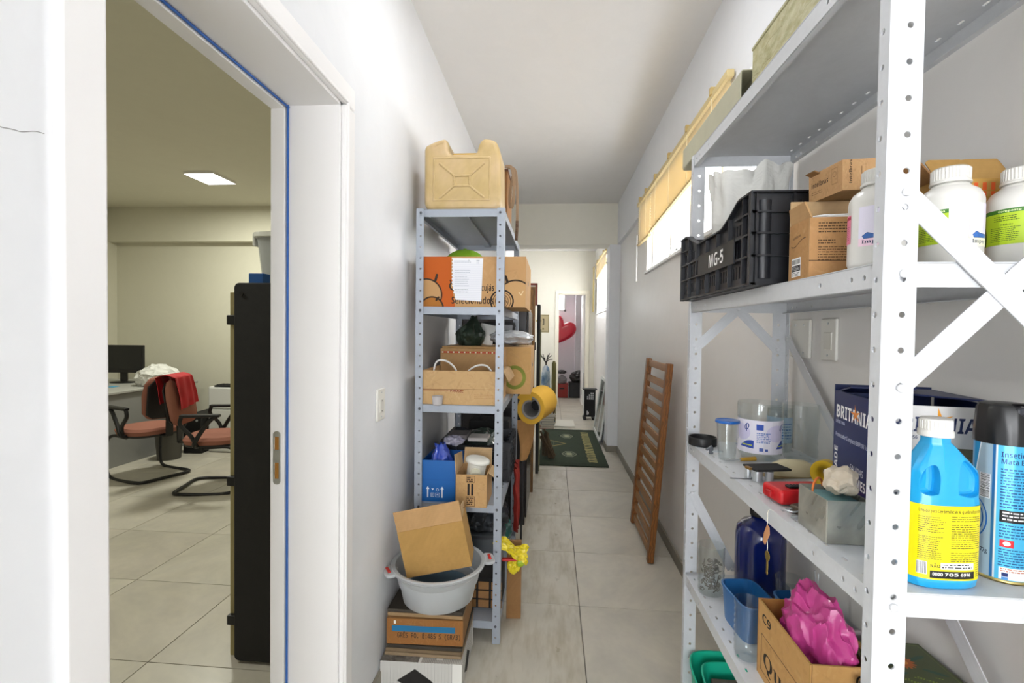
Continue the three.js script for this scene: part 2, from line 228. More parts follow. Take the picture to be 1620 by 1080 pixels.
// ---------- office door frame (leaf slid out of sight) ----------
{
  const d = new THREE.Group(); d.name = 'door_1'; d.userData.kind = 'structure'; scene.add(d);
  const cw = 0.068, ct = 0.016;
  const casing = (x, s) => { // s = side the casing stands proud towards
    mesh('casing', [rbox(ct, DH - 0.006, cw, 0.006, x, (DH - 0.006) / 2, DZ1 - cw / 2 + 0.004, 0, 0, 0, 3), rbox(ct * 0.6, DH + 0.012, 0.012, 0.004, x + s * 0.009, (DH) / 2, DZ1 - 0.008)], T.trimWhite, d);
    mesh('casing', [rbox(ct, DH - 0.006, cw, 0.006, x, (DH - 0.006) / 2, DZ0 + cw / 2 - 0.004, 0, 0, 0, 3)], T.trimWhite, d);
    mesh('head_casing', [rbox(ct, cw, DZ0 - DZ1 + 2 * cw - 0.008, 0.006, x, DH + cw / 2 - 0.004, (DZ0 + DZ1) / 2, 0, 0, 0, 3), rbox(ct * 0.6, 0.012, DZ0 - DZ1 + 0.02, 0.004, x + s * 0.009, DH + 0.004, (DZ0 + DZ1) / 2)], T.trimWhite, d);
  };
  casing(XL + ct / 2 - 0.001, 1); casing(XLo - 0.004 - ct / 2, -1);
  mesh('jamb', rbox(0.17, DH, 0.014, 0.002, XL - 0.085, DH / 2, DZ1 + 0.006), T.trimWhite, d);
  mesh('jamb', rbox(0.17, DH, 0.014, 0.002, XL - 0.085, DH / 2, DZ0 - 0.006), T.trimWhite, d);
  mesh('head_jamb', rbox(0.17, 0.014, DZ0 - DZ1, 0.002, XL - 0.085, DH - 0.006, (DZ0 + DZ1) / 2), T.trimWhite, d);
  const seal = S(0x2f66b8, 0.5);
  mesh('seal', [rbox(0.006, DH, 0.006, 0.002, -0.812, DH / 2, DZ1 + 0.018), rbox(0.006, 0.006, DZ0 - DZ1, 0.002, -0.812, DH - 0.018, (DZ0 + DZ1) / 2)], seal, d, 'thin blue seal strip');
  mesh('stop', [rbox(0.045, DH, 0.02, 0.003, -0.84, DH / 2, DZ1 + 0.016), rbox(0.045, 0.02, DZ0 - DZ1, 0.003, -0.84, DH - 0.016, (DZ0 + DZ1) / 2)], T.trimWhite, d);
  const sp = mesh('strike_plate', ext((() => { const s = rrect(0.024, 0.165, 0.011); s.holes.push(slot(0, 0.045, 0.013, 0.04), slot(0, -0.04, 0.013, 0.05)); return s; })(), 0.0025, 0.0006).translate(0, 0, 0), S(0xb9b9b5, 0.35, { metalness: 0.8 }), d, 'brushed metal strike plate');
  sp.position.set(-0.84, 0.985, DZ1 + 0.0262);
  mesh('strike_pocket', [box(0.014, 0.042, 0.002, -0.84, 1.03, DZ1 + 0.0258), box(0.014, 0.052, 0.002, -0.84, 0.945, DZ1 + 0.0258)], S(0x9c6a22, 0.7), sp.parent, 'ochre strike pockets');
}
// ---------- end doorway frame and open leaf ----------
{
  const d = new THREE.Group(); d.name = 'door_2'; d.userData.kind = 'structure'; scene.add(d); const m = S(0xefe9d8, 0.5);
  mesh('casing', rbox(0.06, FH + 0.06, 0.016, 0.005, FX0 - 0.026, (FH + 0.06) / 2, ZE + 0.008), m, d);
  mesh('casing', rbox(0.06, FH + 0.06, 0.016, 0.005, FX1 + 0.026, (FH + 0.06) / 2, ZE + 0.008), m, d);
  mesh('head_casing', rbox(FX1 - FX0 + 0.112, 0.06, 0.016, 0.005, (FX0 + FX1) / 2, FH + 0.03, ZE + 0.009), m, d);
  mesh('jamb', [span(FX0, FX0 + 0.014, 0, FH, ZE, ZE - 0.14), span(FX1 - 0.014, FX1, 0, FH, ZE, ZE - 0.14), span(FX0, FX1, FH - 0.014, FH, ZE, ZE - 0.14)], m, d);
  mesh('leaf', rbox(0.035, FH - 0.02, 0.5, 0.002, FX1 - 0.04, FH / 2, ZE - 0.4), T.white, d);
  mesh('hinge', cyl(0.008, 0.008, 0.09, FX1 - 0.062, 1.85, ZE - 0.15, 0, 0, 0, 10), T.alu, d);
  mesh('hinge', cyl(0.008, 0.008, 0.09, FX1 - 0.062, 0.25, ZE - 0.15, 0, 0, 0, 10), T.alu, d);
  const h = mesh('handle', [rod([FX1 - 0.058, 1.0, ZE - 0.6], [FX1 - 0.1, 1.0, ZE - 0.6], 0.008), rod([FX1 - 0.1, 1.0, ZE - 0.6], [FX1 - 0.1, 1.0, ZE - 0.5], 0.008)], T.alu, d);
}
// ---------- windows ----------
function windowBand(n, w, sashes, openK) {
  const g = new THREE.Group(); g.name = 'window_' + n; g.userData.kind = 'structure'; scene.add(g);
  const L = w.z0 - w.z1, m = S(0xe9eaea, 0.35), x = XR + 0.075, f = 0.035;
  mesh('frame', [span(x - 0.03, x + 0.03, w.y0, w.y0 + f, w.z0, w.z1), span(x - 0.03, x + 0.03, w.y1 - f, w.y1, w.z0, w.z1), span(x - 0.03, x + 0.03, w.y0, w.y1, w.z0, w.z0 - f), span(x - 0.03, x + 0.03, w.y0, w.y1, w.z1 + f, w.z1)], m, g);
  mesh('sill', rbox(0.1, 0.02, L + 0.02, 0.004, XR + 0.03, w.y0 + 0.002, (w.z0 + w.z1) / 2), m, g);
  const sl = (L - 2 * f) / sashes, h = w.y1 - w.y0 - 2 * f;
  for (let k = 0; k < sashes; k++) {
    const s = new THREE.Group(); s.name = 'sash'; g.add(s); s.position.set(x + (k % 2 ? 0.012 : -0.012), w.y1 - f, w.z0 - f - sl * (k + 0.5)); if (k === openK) s.rotation.z = 0.22;
    const t = 0.03; mesh('rail', [box(0.02, t, sl, 0, -t / 2, 0), box(0.02, t, sl, 0, -h + t / 2, 0), box(0.02, h, t, 0, -h / 2, sl / 2 - t / 2), box(0.02, h, t, 0, -h / 2, -sl / 2 + t / 2)], m, s);
    mesh('pane', box(0.004, h - 2 * t, sl - 2 * t, 0, -h / 2, 0), T.glass, s);
    mesh('latch', rbox(0.03, 0.018, 0.05, 0.005, -0.02, -h + 0.02, 0.02), k === openK ? T.black : T.alu, s);
  }
}
windowBand(1, W1, 4, 3); windowBand(2, W2, 4, -1);
{ // window of the last room
  const g = new THREE.Group(); g.name = 'window_3'; g.userData.kind = 'structure'; scene.add(g); const m = S(0xe9eaea, 0.35);
  mesh('frame', [span(-0.5, 0.29, 1.82, 1.86, -10.82, -10.88), span(-0.5, 0.29, 2.56, 2.6, -10.82, -10.88), span(-0.5, -0.46, 1.82, 2.6, -10.82, -10.88), span(0.25, 0.29, 1.82, 2.6, -10.82, -10.88), span(-0.12, -0.09, 1.82, 2.6, -10.82, -10.88)], m, g);
  mesh('pane', [span(-0.46, -0.12, 1.86, 2.56, -10.848, -10.852), span(-0.09, 0.25, 1.86, 2.56, -10.848, -10.852)], T.glass, g);
  const b = new THREE.Group(); b.name = 'window_4'; b.userData.kind = 'structure'; scene.add(b);   // glazed door behind the photographer
  mesh('frame', [span(-0.62, 0.5, 0.6, 0.66, ZB + 0.04, ZB + 0.1), span(-0.62, 0.5, 2.02, 2.08, ZB + 0.04, ZB + 0.1), span(0.44, 0.5, 0.6, 2.08, ZB + 0.04, ZB + 0.1), span(-0.09, -0.03, 0.6, 2.08, ZB + 0.04, ZB + 0.1)], m, b);
  mesh('pane', [span(-0.62, -0.09, 0.66, 2.02, ZB + 0.068, ZB + 0.072), span(-0.03, 0.44, 0.66, 2.02, ZB + 0.068, ZB + 0.072)], T.glass, b);
}
// ---------- office ceiling light, corridor ceiling light ----------
function panelLight(label, x, z, w, d, glow, power, col) {
  const t = thing('ceiling_light', label, 'ceiling light', [x, H - 0.035, z]);
  mesh('housing', rbox(w, 0.03, d, 0.004, 0, 0.017, 0), T.white, t);
  mesh('diffuser_lamp', rbox(w - 0.015, 0.004, d - 0.015, 0.0015, 0, 0, 0), S(0xffffff, 0.5, { emissive: 0xffffff, emissiveIntensity: glow }), t);
  area('ceiling_panel_light', x, H - 0.045, z, x, 0, z, w, d, power, col);
}
panelLight('square white LED ceiling panel glowing in the office', -3.34, -4.5, 0.3, 0.34, 3, 104, new THREE.Color().setRGB(1, 1, 0.87));
panelLight('square white LED ceiling panel above the office doorway', -2.6, -1.4, 0.3, 0.34, 3, 74, new THREE.Color().setRGB(1, 1, 0.9));
panelLight('square white LED ceiling panel over the corridor', 0.02, -1.74, 0.3, 0.3, 3, 16, new THREE.Color().setRGB(0.96, 0.98, 1));
panelLight('square white LED ceiling panel past the beam', 0.0, -7.3, 0.3, 0.3, 3, 8, new THREE.Color().setRGB(1, 0.98, 0.92));
// wall plates
{
  const plate = (name, label, z, y, w, h, x, s, kind) => {
    const t = thing(name, label, kind === 'outlet' ? 'outlet' : 'switch plate', [x, y, z], s > 0 ? PI / 2 : -PI / 2), m = S(0xe6e4dc, 0.4);
    mesh('plate', rbox(w, h, 0.009, 0.004, 0, 0, 0.0045, 0, 0, 0, 3), m, t);
    if (kind === 'blank') for (const [a, b] of [[-1, 1], [1, 1], [-1, -1], [1, -1]]) mesh('screw', cyl(0.003, 0.003, 0.002, a * w * 0.22, b * h * 0.36, 0.0095, PI / 2, 0, 0, 10), T.alu, t);
    else { mesh('module', rbox(w * 0.5, h * 0.42, 0.004, 0.002, 0, -h * 0.04, 0.009), S(0xd9d6cc, 0.4), t); for (const b of [1, -1]) mesh('screw', cyl(0.003, 0.003, 0.002, 0, b * h * 0.38, 0.0095, PI / 2, 0, 0, 10), T.alu, t); }
    if (kind === 'outlet') for (const b of [-0.2, 0.12]) mesh('socket_hole', cyl(0.0025, 0.0025, 0.002, 0, b * h, 0.0112, PI / 2, 0, 0, 10), T.black, t);
    return t;
  };
  plate('blank_wall_plate', 'wide blank wall plate with four screws behind the white rack', -1.56, 1.372, 0.115, 0.115, XR, -1, 'blank');
  plate('light_switch', 'narrow wall switch plate beside the wide blank plate', -1.405, 1.372, 0.075, 0.115, XR, -1, 'switch');
  plate('wall_outlet', 'white wall outlet beside the office door frame', -1.785, 1.1, 0.08, 0.12, XL, 1, 'outlet');
}
// ---------- steel racks ----------
const RX0 = 0.439, RX1 = 0.745, RZ0 = -0.69, RZ1 = -1.62;
function rack(label, x0, x1, z0, z1, ht, tops, fw, fd, mats, ez) { // corner posts, dished shelves, braces, bolts
  const t = thing('steel_rack', label, 'rack', [0, 0, 0]), th = 0.0022, W = x1 - x0, L = z0 - z1, cx = (x0 + x1) / 2, cz = (z0 + z1) / 2;
  const flange = (w, hx) => { const s = poly([[0, 0.002], [w, 0.002], [w, ht], [0, ht]]); for (let y = 0.03; y < ht - 0.01; y += 0.0477) s.holes.push(hole(hx, y, 0.0042)); return ext(s, th); };
  for (const [sx, sz] of [[-1, 1], [1, 1], [-1, -1], [1, -1]]) {
    const X = sx < 0 ? x0 : x1, Z = sz > 0 ? z0 : z1;
    const a = flange(fw, fw * 0.6); if (sx > 0) { a.scale(-1, 1, 1); fixWinding(a); } a.translate(X, 0, sz > 0 ? Z - th : Z);
    const b = flange(fd, fd * 0.6); b.rotateY(PI / 2); if (sz < 0) { b.scale(1, 1, -1); fixWinding(b); } // b now spans z 0..-fd, x 0..th
    if (sx > 0) b.translate(-th, 0, 0); b.translate(X + sx * -0.0002, 0, Z - sz * (th + 0.0003));
    mesh('post', metres(merge([a, b]), 3), mats.post, t);
  }
  const longLip = () => { const s = poly([[-L / 2 + 0.01, -0.034], [L / 2 - 0.01, -0.034], [L / 2 - 0.01, -0.002], [-L / 2 + 0.01, -0.002]]); for (const e of [-1, 1]) for (const k of [0.045, 0.075, 0.16]) s.holes.push(hole(e * (L / 2 - k), -0.018, 0.004)); return ext(s, 0.0016).rotateY(PI / 2); };
  tops.forEach((y, i) => {
    const s = rrect(W - 0.006, L - 0.016, 0.002), n = Math.round(L / 0.052);
    for (let k = 1; k < n; k++) for (const e of [-1, 1]) s.holes.push(slot(e * (W / 2 - 0.022), -L / 2 + k * L / n, 0.005, 0.013));
    const p = ext(s, 0.0015).rotateX(PI / 2).translate(0, 0, 0), lip = 0.034, g = [p];
    g.push(longLip().translate(-W / 2 + 0.0037, 0, 0), longLip().translate(W / 2 - 0.0053, 0, 0), box(W - 0.0075, lip - 0.002, 0.0016, 0, -lip / 2 - 0.001, L / 2 - 0.0092), box(W - 0.0075, lip - 0.002, 0.0016, 0, -lip / 2 - 0.001, -L / 2 + 0.0092));
    g.push(box(0.012, 0.0016, L - 0.024, -W / 2 + 0.012, -lip, 0), box(0.012, 0.0016, L - 0.024, W / 2 - 0.012, -lip, 0));
    if (mats.rib) g.push(box(0.035, 0.012, L - 0.02, 0, -0.008, 0));
    const m = mesh('shelf', metres(merge(g), 3), mats.shelf, t); m.position.set(cx, y, cz);
    for (const [sx, sz] of [[-1, 1], [1, 1], [-1, -1], [1, -1]]) mesh('bolt', ext(rrect(0.011, 0.011, 0.0054), 0.005, 0.002).translate((sx < 0 ? x0 + fw * 0.6 : x1 - fw * 0.6), y - 0.017, 0).translate(0, 0, sz > 0 ? z0 - 0.0005 : z1 - 0.0045), mats.bolt, t);
  });
  for (const [a, b, nrm] of ez ?? []) { mesh('brace', bar(a, b, 0.03, 0.0022, nrm), mats.post, t); for (const e of [a, b]) mesh('bolt', move(ext(rrect(0.011, 0.011, 0.0054), 0.005, 0.002), 0, 0, 0, 0, nrm.x ? nrm.x * PI / 2 : 0).translate(e[0] + (nrm.x ? nrm.x * 0.001 : 0), e[1], e[2] + (nrm.z ? (e[2] > RZ0 - 0.01 ? RZ0 - 0.0005 - e[2] : 0.001) : 0)), mats.bolt, t); }
  return t;
}
function fixWinding(g) { const f = (a) => { for (let i = 0; i < a.count; i += 3) for (let k = 0; k < a.itemSize; k++) { const p = a.getComponent(i + 1, k), q = a.getComponent(i + 2, k); a.setComponent(i + 1, k, q); a.setComponent(i + 2, k, p); } }; if (g.index) throw new Error('indexed'); for (const k of ['position', 'normal', 'uv']) f(g.attributes[k]); g.computeVertexNormals(); return g; }
const RS = [1.95, 1.485, 1.035, 0.603, 0.1];
rack('tall white steel rack along the window wall, holding bottles and boxes', RX0, RX1, RZ0, RZ1, 1.951, RS, 0.043, 0.019, { post: T.rackWhite, shelf: T.rackWhite, bolt: S(0xd2d3d5, 0.35) }, [
  [[RX0 + 0.026, 1.576, RZ0 - 0.0036], [RX1 - 0.022, 1.315, RZ0 - 0.0036], V(0, 0, 1)], [[RX1 - 0.022, 1.576, RZ0 - 0.006], [RX0 + 0.026, 1.315, RZ0 - 0.006], V(0, 0, 1)],
  [[RX0 + 0.022, 1.335, RZ1 + 0.004], [0.592, 1.462, RZ1 + 0.004], V(0, 0, 1)], [[RX1 - 0.03, 1.335, RZ1 + 0.0064], [0.592, 1.462, RZ1 + 0.0064], V(0, 0, 1)],
  [[RX1 - 0.004, 1.37, RZ1 + 0.02], [RX1 - 0.004, 1.03, RZ1 + 0.4], V(-1, 0, 0)],
  [[RX0 + 0.022, 0.865, RZ1 + 0.004], [0.592, 0.62, RZ1 + 0.004], V(0, 0, 1)],
  [[RX1 - 0.012, 0.99, RZ0 - 0.36], [RX1 - 0.012, 0.62, RZ0 - 0.02], V(-1, 0, 0)],
]);
const LX0 = -0.603, LX1 = -0.212, LZ0 = -2.1, LZ1 = -3.02, LS = [1.914, 1.487, 1.053, 0.615, 0.097];
rack('tall grey steel rack by the office door, crowned with a yellowed jerrycan', LX0, LX1, LZ0, LZ1, 1.916, LS, 0.034, 0.026, { post: T.rackGrey, shelf: T.rackGrey, bolt: T.boltDark, rib: true });

// ---------- print helpers ----------
function text(x, s, px, py, size, { font = 'sans-serif', weight = 'bold', color = '#222', align = 'left', sx = 1, rot = 0, skew = 0 } = {}) {
  x.save(); x.translate(px, py); x.rotate(rot); x.transform(sx, 0, -skew, 1, 0, 0); x.font = `${weight} ${size}px ${font}`; x.fillStyle = color; x.textAlign = align; x.textBaseline = 'alphabetic'; x.fillText(s, 0, 0); x.restore();
}
function scribble(x, x0, y0, w, h, rows, color, lh, sd = 1) { // rows of small illegible print
  let s = sd * 7919 >>> 0; const r = () => (s = (s * 1103515245 + 12345) >>> 0) / 4294967296; x.fillStyle = color;
  for (let i = 0; i < rows; i++) { let px = x0; const end = x0 + w * (0.75 + 0.25 * r()); while (px < end) { const ww = h * (0.6 + 2.6 * r()); x.fillRect(px, y0 + i * lh, Math.min(ww, end - px), h * (0.7 + 0.3 * r())); px += ww + h * 0.5; } }
}
function paperGround(x, w, h, color, sd = 3, k = 0.06) {
  x.fillStyle = color; x.fillRect(0, 0, w, h); let s = sd * 2654435761 >>> 0; const r = () => (s = (s * 1664525 + 1013904223) >>> 0) / 4294967296;
  for (let i = 0; i < 260; i++) { x.globalAlpha = k * r(); x.fillStyle = r() < 0.55 ? '#4a2c10' : '#ffe8c0'; const a = r() * w, b = r() * h; x.beginPath(); x.ellipse(a, b, 4 + r() * w * 0.08, 2 + r() * h * 0.03, r() * 3, 0, 7); x.fill(); }
  x.globalAlpha = 1;
}
function barcode(x, x0, y0, w, h, vert, sd = 5) { let s = sd * 7919; const r = () => (s = (s * 1103515245 + 12345) >>> 0) / 4294967296; x.fillStyle = '#fff'; x.fillRect(x0, y0, w, h); x.fillStyle = '#111'; let p = 2; const L = vert ? h : w; while (p < L - 3) { const t = 1.5 + r() * 3.5; vert ? x.fillRect(x0 + 3, y0 + p, w - 6, t) : x.fillRect(x0 + p, y0 + 3, t, h - 6); p += t + 1.5 + r() * 4; } }
const printed = (t, r = 0.8, o = {}) => new THREE.MeshStandardMaterial({ map: t, roughness: r, ...o });
const star = (x, cx, cy, R, color) => { x.fillStyle = color; x.beginPath(); for (let i = 0; i < 10; i++) { const a = -PI / 2 + i * PI / 5 - 0.15, q = i % 2 ? R * 0.26 : R * (i % 4 === 2 || i === 4 ? 0.9 : 1.1); x.lineTo(cx + Math.cos(a) * q * 1.25, cy + Math.sin(a) * q * 0.85); } x.closePath(); x.fill(); };
// six-sided printed box: BoxGeometry with its own material on each face (px, nx, py, ny, pz, nz)
function printedBox(name, parent, w, h, d, faces, base, y = h / 2) { const f = ['px', 'nx', 'py', 'ny', 'pz', 'nz'].map((k) => faces[k] ?? base); return mesh(name, new THREE.BoxGeometry(w, h, d).translate(0, y, 0), f, parent); }
// open carton of five boards, optionally printed in front / on its side
function openCarton(t, w, h, d, mat, { front, side, backUp = 0, th = 0.004, inner } = {}) {
  const F = (g, nm, m) => mesh(nm, g, m, t);
  mesh('front_panel', new THREE.BoxGeometry(w, h, th).translate(0, h / 2, d / 2 - th / 2), front ? [mat, mat, mat, mat, front, inner ?? mat] : mat, t);
  F(metres(box(w, h + backUp, th, 0, (h + backUp) / 2, -d / 2 + th / 2), 1.5), 'back_panel', inner ?? mat);
  mesh('side_panel', new THREE.BoxGeometry(th, h, d - 2 * th).translate(-w / 2 + th / 2, h / 2, 0), side ? [inner ?? mat, side, mat, mat, mat, mat] : mat, t);
  F(metres(box(th, h, d - 2 * th, w / 2 - th / 2, h / 2, 0), 1.5), 'side_panel', mat);
  F(metres(box(w - 2 * th, th, d - 2 * th, 0, th / 2, 0), 1.5), 'base', mat);
}
// ---------- white rack, second shelf: crate, camera boxes, bottles ----------
const crateMat = S(0x1f2126, 0.42, { map: metalTone });
function crate(label, L, Wd, Ht, dip, pos, turn, text_) {
  const t = thing('plastic_crate', label, 'crate', pos, turn);
  const rim = (u, l) => Ht - dip * (1 - Math.min(1, Math.max(0, (Math.abs(u / l) - 0.17) / 0.2)) ** 1.2);
  const side = (l, dd) => { // panel in the xy plane, centred, y up, front towards +z
    const s = new THREE.Shape(); s.moveTo(-l / 2, 0); s.lineTo(l / 2, 0); for (let i = 0; i <= 36; i++) { const u = l / 2 - l * i / 36; s.lineTo(u, dd ? rim(u, l) : Ht); } s.closePath();
    const n = Math.round(l / 0.0165); if (dd) for (let i = 1; i < n; i++) { const u = -l / 2 + l * i / n; if (i % 5 === 0) continue; for (const [a, b] of [[0.022, 0.05], [0.118, 0.142]]) if (b < (dd ? rim(u, l) : Ht) - 0.012) s.holes.push(slot(u, (a + b) / 2, 0.0075, b - a)); if (Math.abs(u) > l * 0.24) s.holes.push(slot(u, 0.085, 0.0075, 0.036)); }
    const g = [ext(s, 0.003)]; if (!dd) for (let i = 0; i < 5; i++) g.push(cyl(0.0155, 0.0155, Ht - 0.03, -l / 2 + l * (i + 0.5) / 5, Ht / 2, -0.006, 0, 0, 0, 20)); for (let i = 0; i <= n; i += 5) { const u = -l / 2 + l * Math.min(i, n) / n, hh = dd ? rim(u, l) : Ht; g.push(box(0.004, hh, 0.012, u, hh / 2, 0.006)); }
    for (const y of [0.004, 0.062, 0.108, 0.152]) { const lim = !dd || y < Ht - dip - 0.005; if (lim) g.push(box(l, 0.004, 0.012, 0, y, 0.006)); else for (const e of [-1, 1]) g.push(box(l * 0.17, 0.004, 0.012, e * l * 0.415, y, 0.006)); }
    for (let i = 0; i < 36; i++) { const u0 = -l / 2 + l * i / 36, u1 = u0 + l / 36, h0 = dd ? rim(u0, l) : Ht, h1 = dd ? rim(u1, l) : Ht; g.push(bar([u0 - 0.001, h0, 0.006], [u1 + 0.001, h1, 0.006], 0.004, 0.016, V(0, 0, 1))); }
    return merge(g);
  };
  const ls = mesh('long_side', metres(side(L, true).translate(0, 0, Wd / 2 - 0.012), 3), crateMat, t); mesh('long_side', metres(side(L, true).rotateY(PI).translate(0, 0, -Wd / 2 + 0.012), 3), crateMat, t);
  mesh('short_side', metres(side(Wd, false).rotateY(PI / 2).translate(L / 2 - 0.012, 0, 0), 3), crateMat, t); mesh('short_side', metres(side(Wd, false).rotateY(-PI / 2).translate(-L / 2 + 0.012, 0, 0), 3), crateMat, t);
  mesh('base', box(L - 0.02, 0.004, Wd - 0.02, 0, 0.003, 0), crateMat, t);
  if (text_) { // name plate with painted lettering
    const p = mesh('name_plate', box(0.27, 0.056, 0.003, 0.05, 0.085, Wd / 2 + 0.0005), [0, 0, 0, 0, printed(canvas(640, 160, (x, w, h) => { x.fillStyle = '#26241f'; x.fillRect(0, 0, w, h); text(x, text_, 215, 124, 130, { color: '#f4f4f0', sx: 0.82 }); }), 0.5), 0].map((m) => m || crateMat), ls, 'dark plate with white lettering');
  }
  return t;
}
crate('black ribbed plastic crate with white MG-5 lettering on the white rack', 0.552, 0.305, 0.192, 0.042, [0.5575, 1.4855, -1.318], -PI / 2, 'MG-5');
{ // woven white sack standing in the crate, behind the lowered rim
  const m = S(0xd9d8d2, 0.75, { bumpMap: bumpFine, bumpScale: 0.002 });
  const t = thing('woven_sack', 'crumpled off-white woven sack standing up out of the black crate', 'sack', [0.545, 1.495, -1.45]);
  mesh('cloth', sheet((u, v) => { const a = u * 2 * PI, f = 0.088 + 0.01 * Math.sin(a * 3 + 1) * v + 0.02 * noise(Math.cos(a) * 2.5, v * 3, Math.sin(a) * 2.5) * (0.3 + v), k = 0.8 + 0.3 * v; return [Math.cos(a) * f * k, 0.008 + v * (0.335 + 0.04 * noise(Math.cos(a) * 2, 3, Math.sin(a) * 2) + 0.01 * Math.sin(a * 2)), Math.sin(a) * f * k]; }, 64, 24, 0.002), m, t);
  mesh('contents', crumple(0.056, 0.15, 0.056, 0.1, 2.2, 12, 3).translate(0, 0.012, 0), S(0xd4d2cb, 0.8), t);
  single('cable', 'thin red and black cable looping out of the black crate', 'cable', tube([[0.46, 1.52, -1.3], [0.452, 1.6, -1.31], [0.446, 1.65, -1.28], [0.445, 1.672, -1.23], [0.447, 1.665, -1.17], [0.455, 1.61, -1.12], [0.46, 1.52, -1.12]], 0.0022, 48, 8), S(0xb01820, 0.4));
}
const boxInk = '#4c351c';
{ // carton with cable coil
  const W = 0.125, Hh = 0.108, Dp = 0.085, t = thing('small_carton', 'open brown carton with a bent flap and a coil of white cable inside', 'box', [0.518, 1.4855, -0.947], -0.06);
  const front = printed(canvas(512, 460, (x, w, h) => { paperGround(x, w, h, '#bb8d5c', 4); scribble(x, 60, 40, 330, 10, 4, boxInk, 22, 2); scribble(x, 60, 170, 120, 9, 2, boxInk, 20, 3); scribble(x, 60, 220, 400, 9, 6, '#6b4c2b', 19, 4); x.strokeStyle = '#3a2612'; x.lineWidth = 5; x.beginPath(); x.moveTo(0, 325); x.lineTo(w, 330); x.stroke(); }));
  const side = printed(canvas(256, 400, (x, w, h) => { paperGround(x, w, h, '#b48653', 5); x.strokeStyle = '#2d1d0e'; x.lineWidth = 5; x.beginPath(); x.moveTo(20, 150); x.bezierCurveTo(90, 190, 130, 110, 220, 120); x.stroke(); text(x, 'intelbras', 40, 110, 26, { color: boxInk, rot: -0.1 }); x.fillStyle = '#eee'; x.fillRect(30, 240, 130, 130); barcode(x, 36, 246, 118, 40, false, 3); x.fillStyle = '#1d1d1d'; x.fillRect(36, 292, 118, 40); scribble(x, 42, 300, 100, 6, 3, '#ddd', 10, 8); scribble(x, 38, 340, 110, 5, 3, '#555', 9, 9); }));
  openCarton(t, W, Hh, Dp, T.card, { front, side });
  mesh('flap', metres(sheet((u, v) => [-W / 2 + 0.002 - 0.008 * v, Hh + v * 0.03, (u - 0.5) * Dp * (1 - 0.25 * v)], 4, 4, 0.003), 1.5), T.card, t);
  mesh('flap', metres(box(W, 0.048, 0.003, 0, Hh + 0.024, -Dp / 2 + 0.002), 1.5), T.cardLight, t);
  const c = thing('cable_coil', 'coil of white cable lying in the open camera carton', 'cable', [0.525, 1.59, -0.945]);
  const cw = S(0xe8e8e6, 0.4), pts = []; for (let i = 0; i < 60; i++) { const a = i / 59 * 2 * PI * 4; pts.push(V(Math.cos(a) * (0.045 + 0.004 * Math.sin(i)), 0.008 * i / 59 + 0.004, Math.sin(a) * (0.024 + 0.003 * Math.cos(i * 2)))); }
  mesh('loops', tube(pts, 0.0028, 240, 7), cw, c);
  for (let k = 0; k < 1; k++) mesh('tie', rbox(0.006, 0.018, 0.014, 0.002, 0.045, 0.008, 0), T.black, c);
  // support block under the coil
  single('charger_block', 'black power adapter under the white cable coil', 'adapter', rbox(0.08, 0.098, 0.05, 0.006, 0, 0.049, 0), T.black, [0.52, 1.4905, -0.945]);
}
{ // closed carton resting askew on the carton and the crate
  const W = 0.075, Hh = 0.053, Dp = 0.106, t = thing('small_carton', 'closed brown carton lying tilted on top of the open one', 'box', [0.5395, 1.6695, -0.958]);
  t.rotation.set(0.03, 0.03, 0.05, 'YXZ');
  const f = (w0, h0, d) => printed(canvas(w0, h0, d));
  const front = f(512, 256, (x, w, h) => { paperGround(x, w, h, '#bd9364', 6); text(x, 'intelbras', 40, 130, 62, { color: '#3a2715' }); scribble(x, 50, 170, 200, 7, 2, '#7b5c39', 18, 5); x.strokeStyle = '#6b4c2b'; x.lineWidth = 3; x.strokeRect(360, 40, 80, 130); x.beginPath(); x.arc(400, 90, 22, 0, 7); x.stroke(); });
  const side = f(512, 256, (x, w, h) => { paperGround(x, w, h, '#c59b6c', 7); text(x, 'intelbras', 110, 200, 46, { color: '#3a2715', rot: -PI / 2 }); scribble(x, 220, 60, 10, 100, 1, '#6b4c2b', 20, 5); });
  printedBox('body', t, W, Hh, Dp, { nx: front, pz: side }, T.card, 0);
  mesh('flap', box(0.012, 0.002, 0.03, -W / 2 - 0.005, Hh / 2 - 0.001, -0.03, 0, 0, -0.4), T.cardDark, t);
}
// squat white bottles with screw caps and labels
const hdpe = PH(0xdfddd7, 0.32, { clearcoat: 0.15 });
function bottle(label, pos, turn, lab) {
  const t = thing('white_bottle', label, 'bottle', pos, turn, 'white bottles on the second shelf'), r = 0.0395;
  mesh('body', lathe([[0.0005, 0], [r - 0.008, 0], [r - 0.002, 0.003], [r, 0.009], [r, 0.1], [r - 0.001, 0.107], [r - 0.006, 0.116], [r - 0.014, 0.122], [0.0235, 0.124], [0.0215, 0.129], [0.0005, 0.129]], 56), hdpe, t);
  const ribs = []; for (let i = 0; i < 36; i++) { const a = i / 36 * 2 * PI; ribs.push(cyl(0.001, 0.001, 0.016, Math.cos(a) * 0.0228, 0.1415, Math.sin(a) * 0.0228, 0, 0, 0, 5)); }
  mesh('cap', merge([lathe([[0.0005, 0.1275], [0.0245, 0.1275], [0.025, 0.129], [0.0245, 0.1312], [0.0228, 0.1318], [0.0228, 0.149], [0.021, 0.152], [0.0005, 0.152]], 48), ...ribs]), hdpe, t);
  const L = (a0, a1, y0, y1, tex) => mesh('label', loft([[y0, r + 0.0005, r + 0.0005], [y1, r + 0.0005, r + 0.0005]], { seg: 20, t0: a0, t1: a1, cap: false }), printed(tex, 0.45), t);
  lab(L);
}
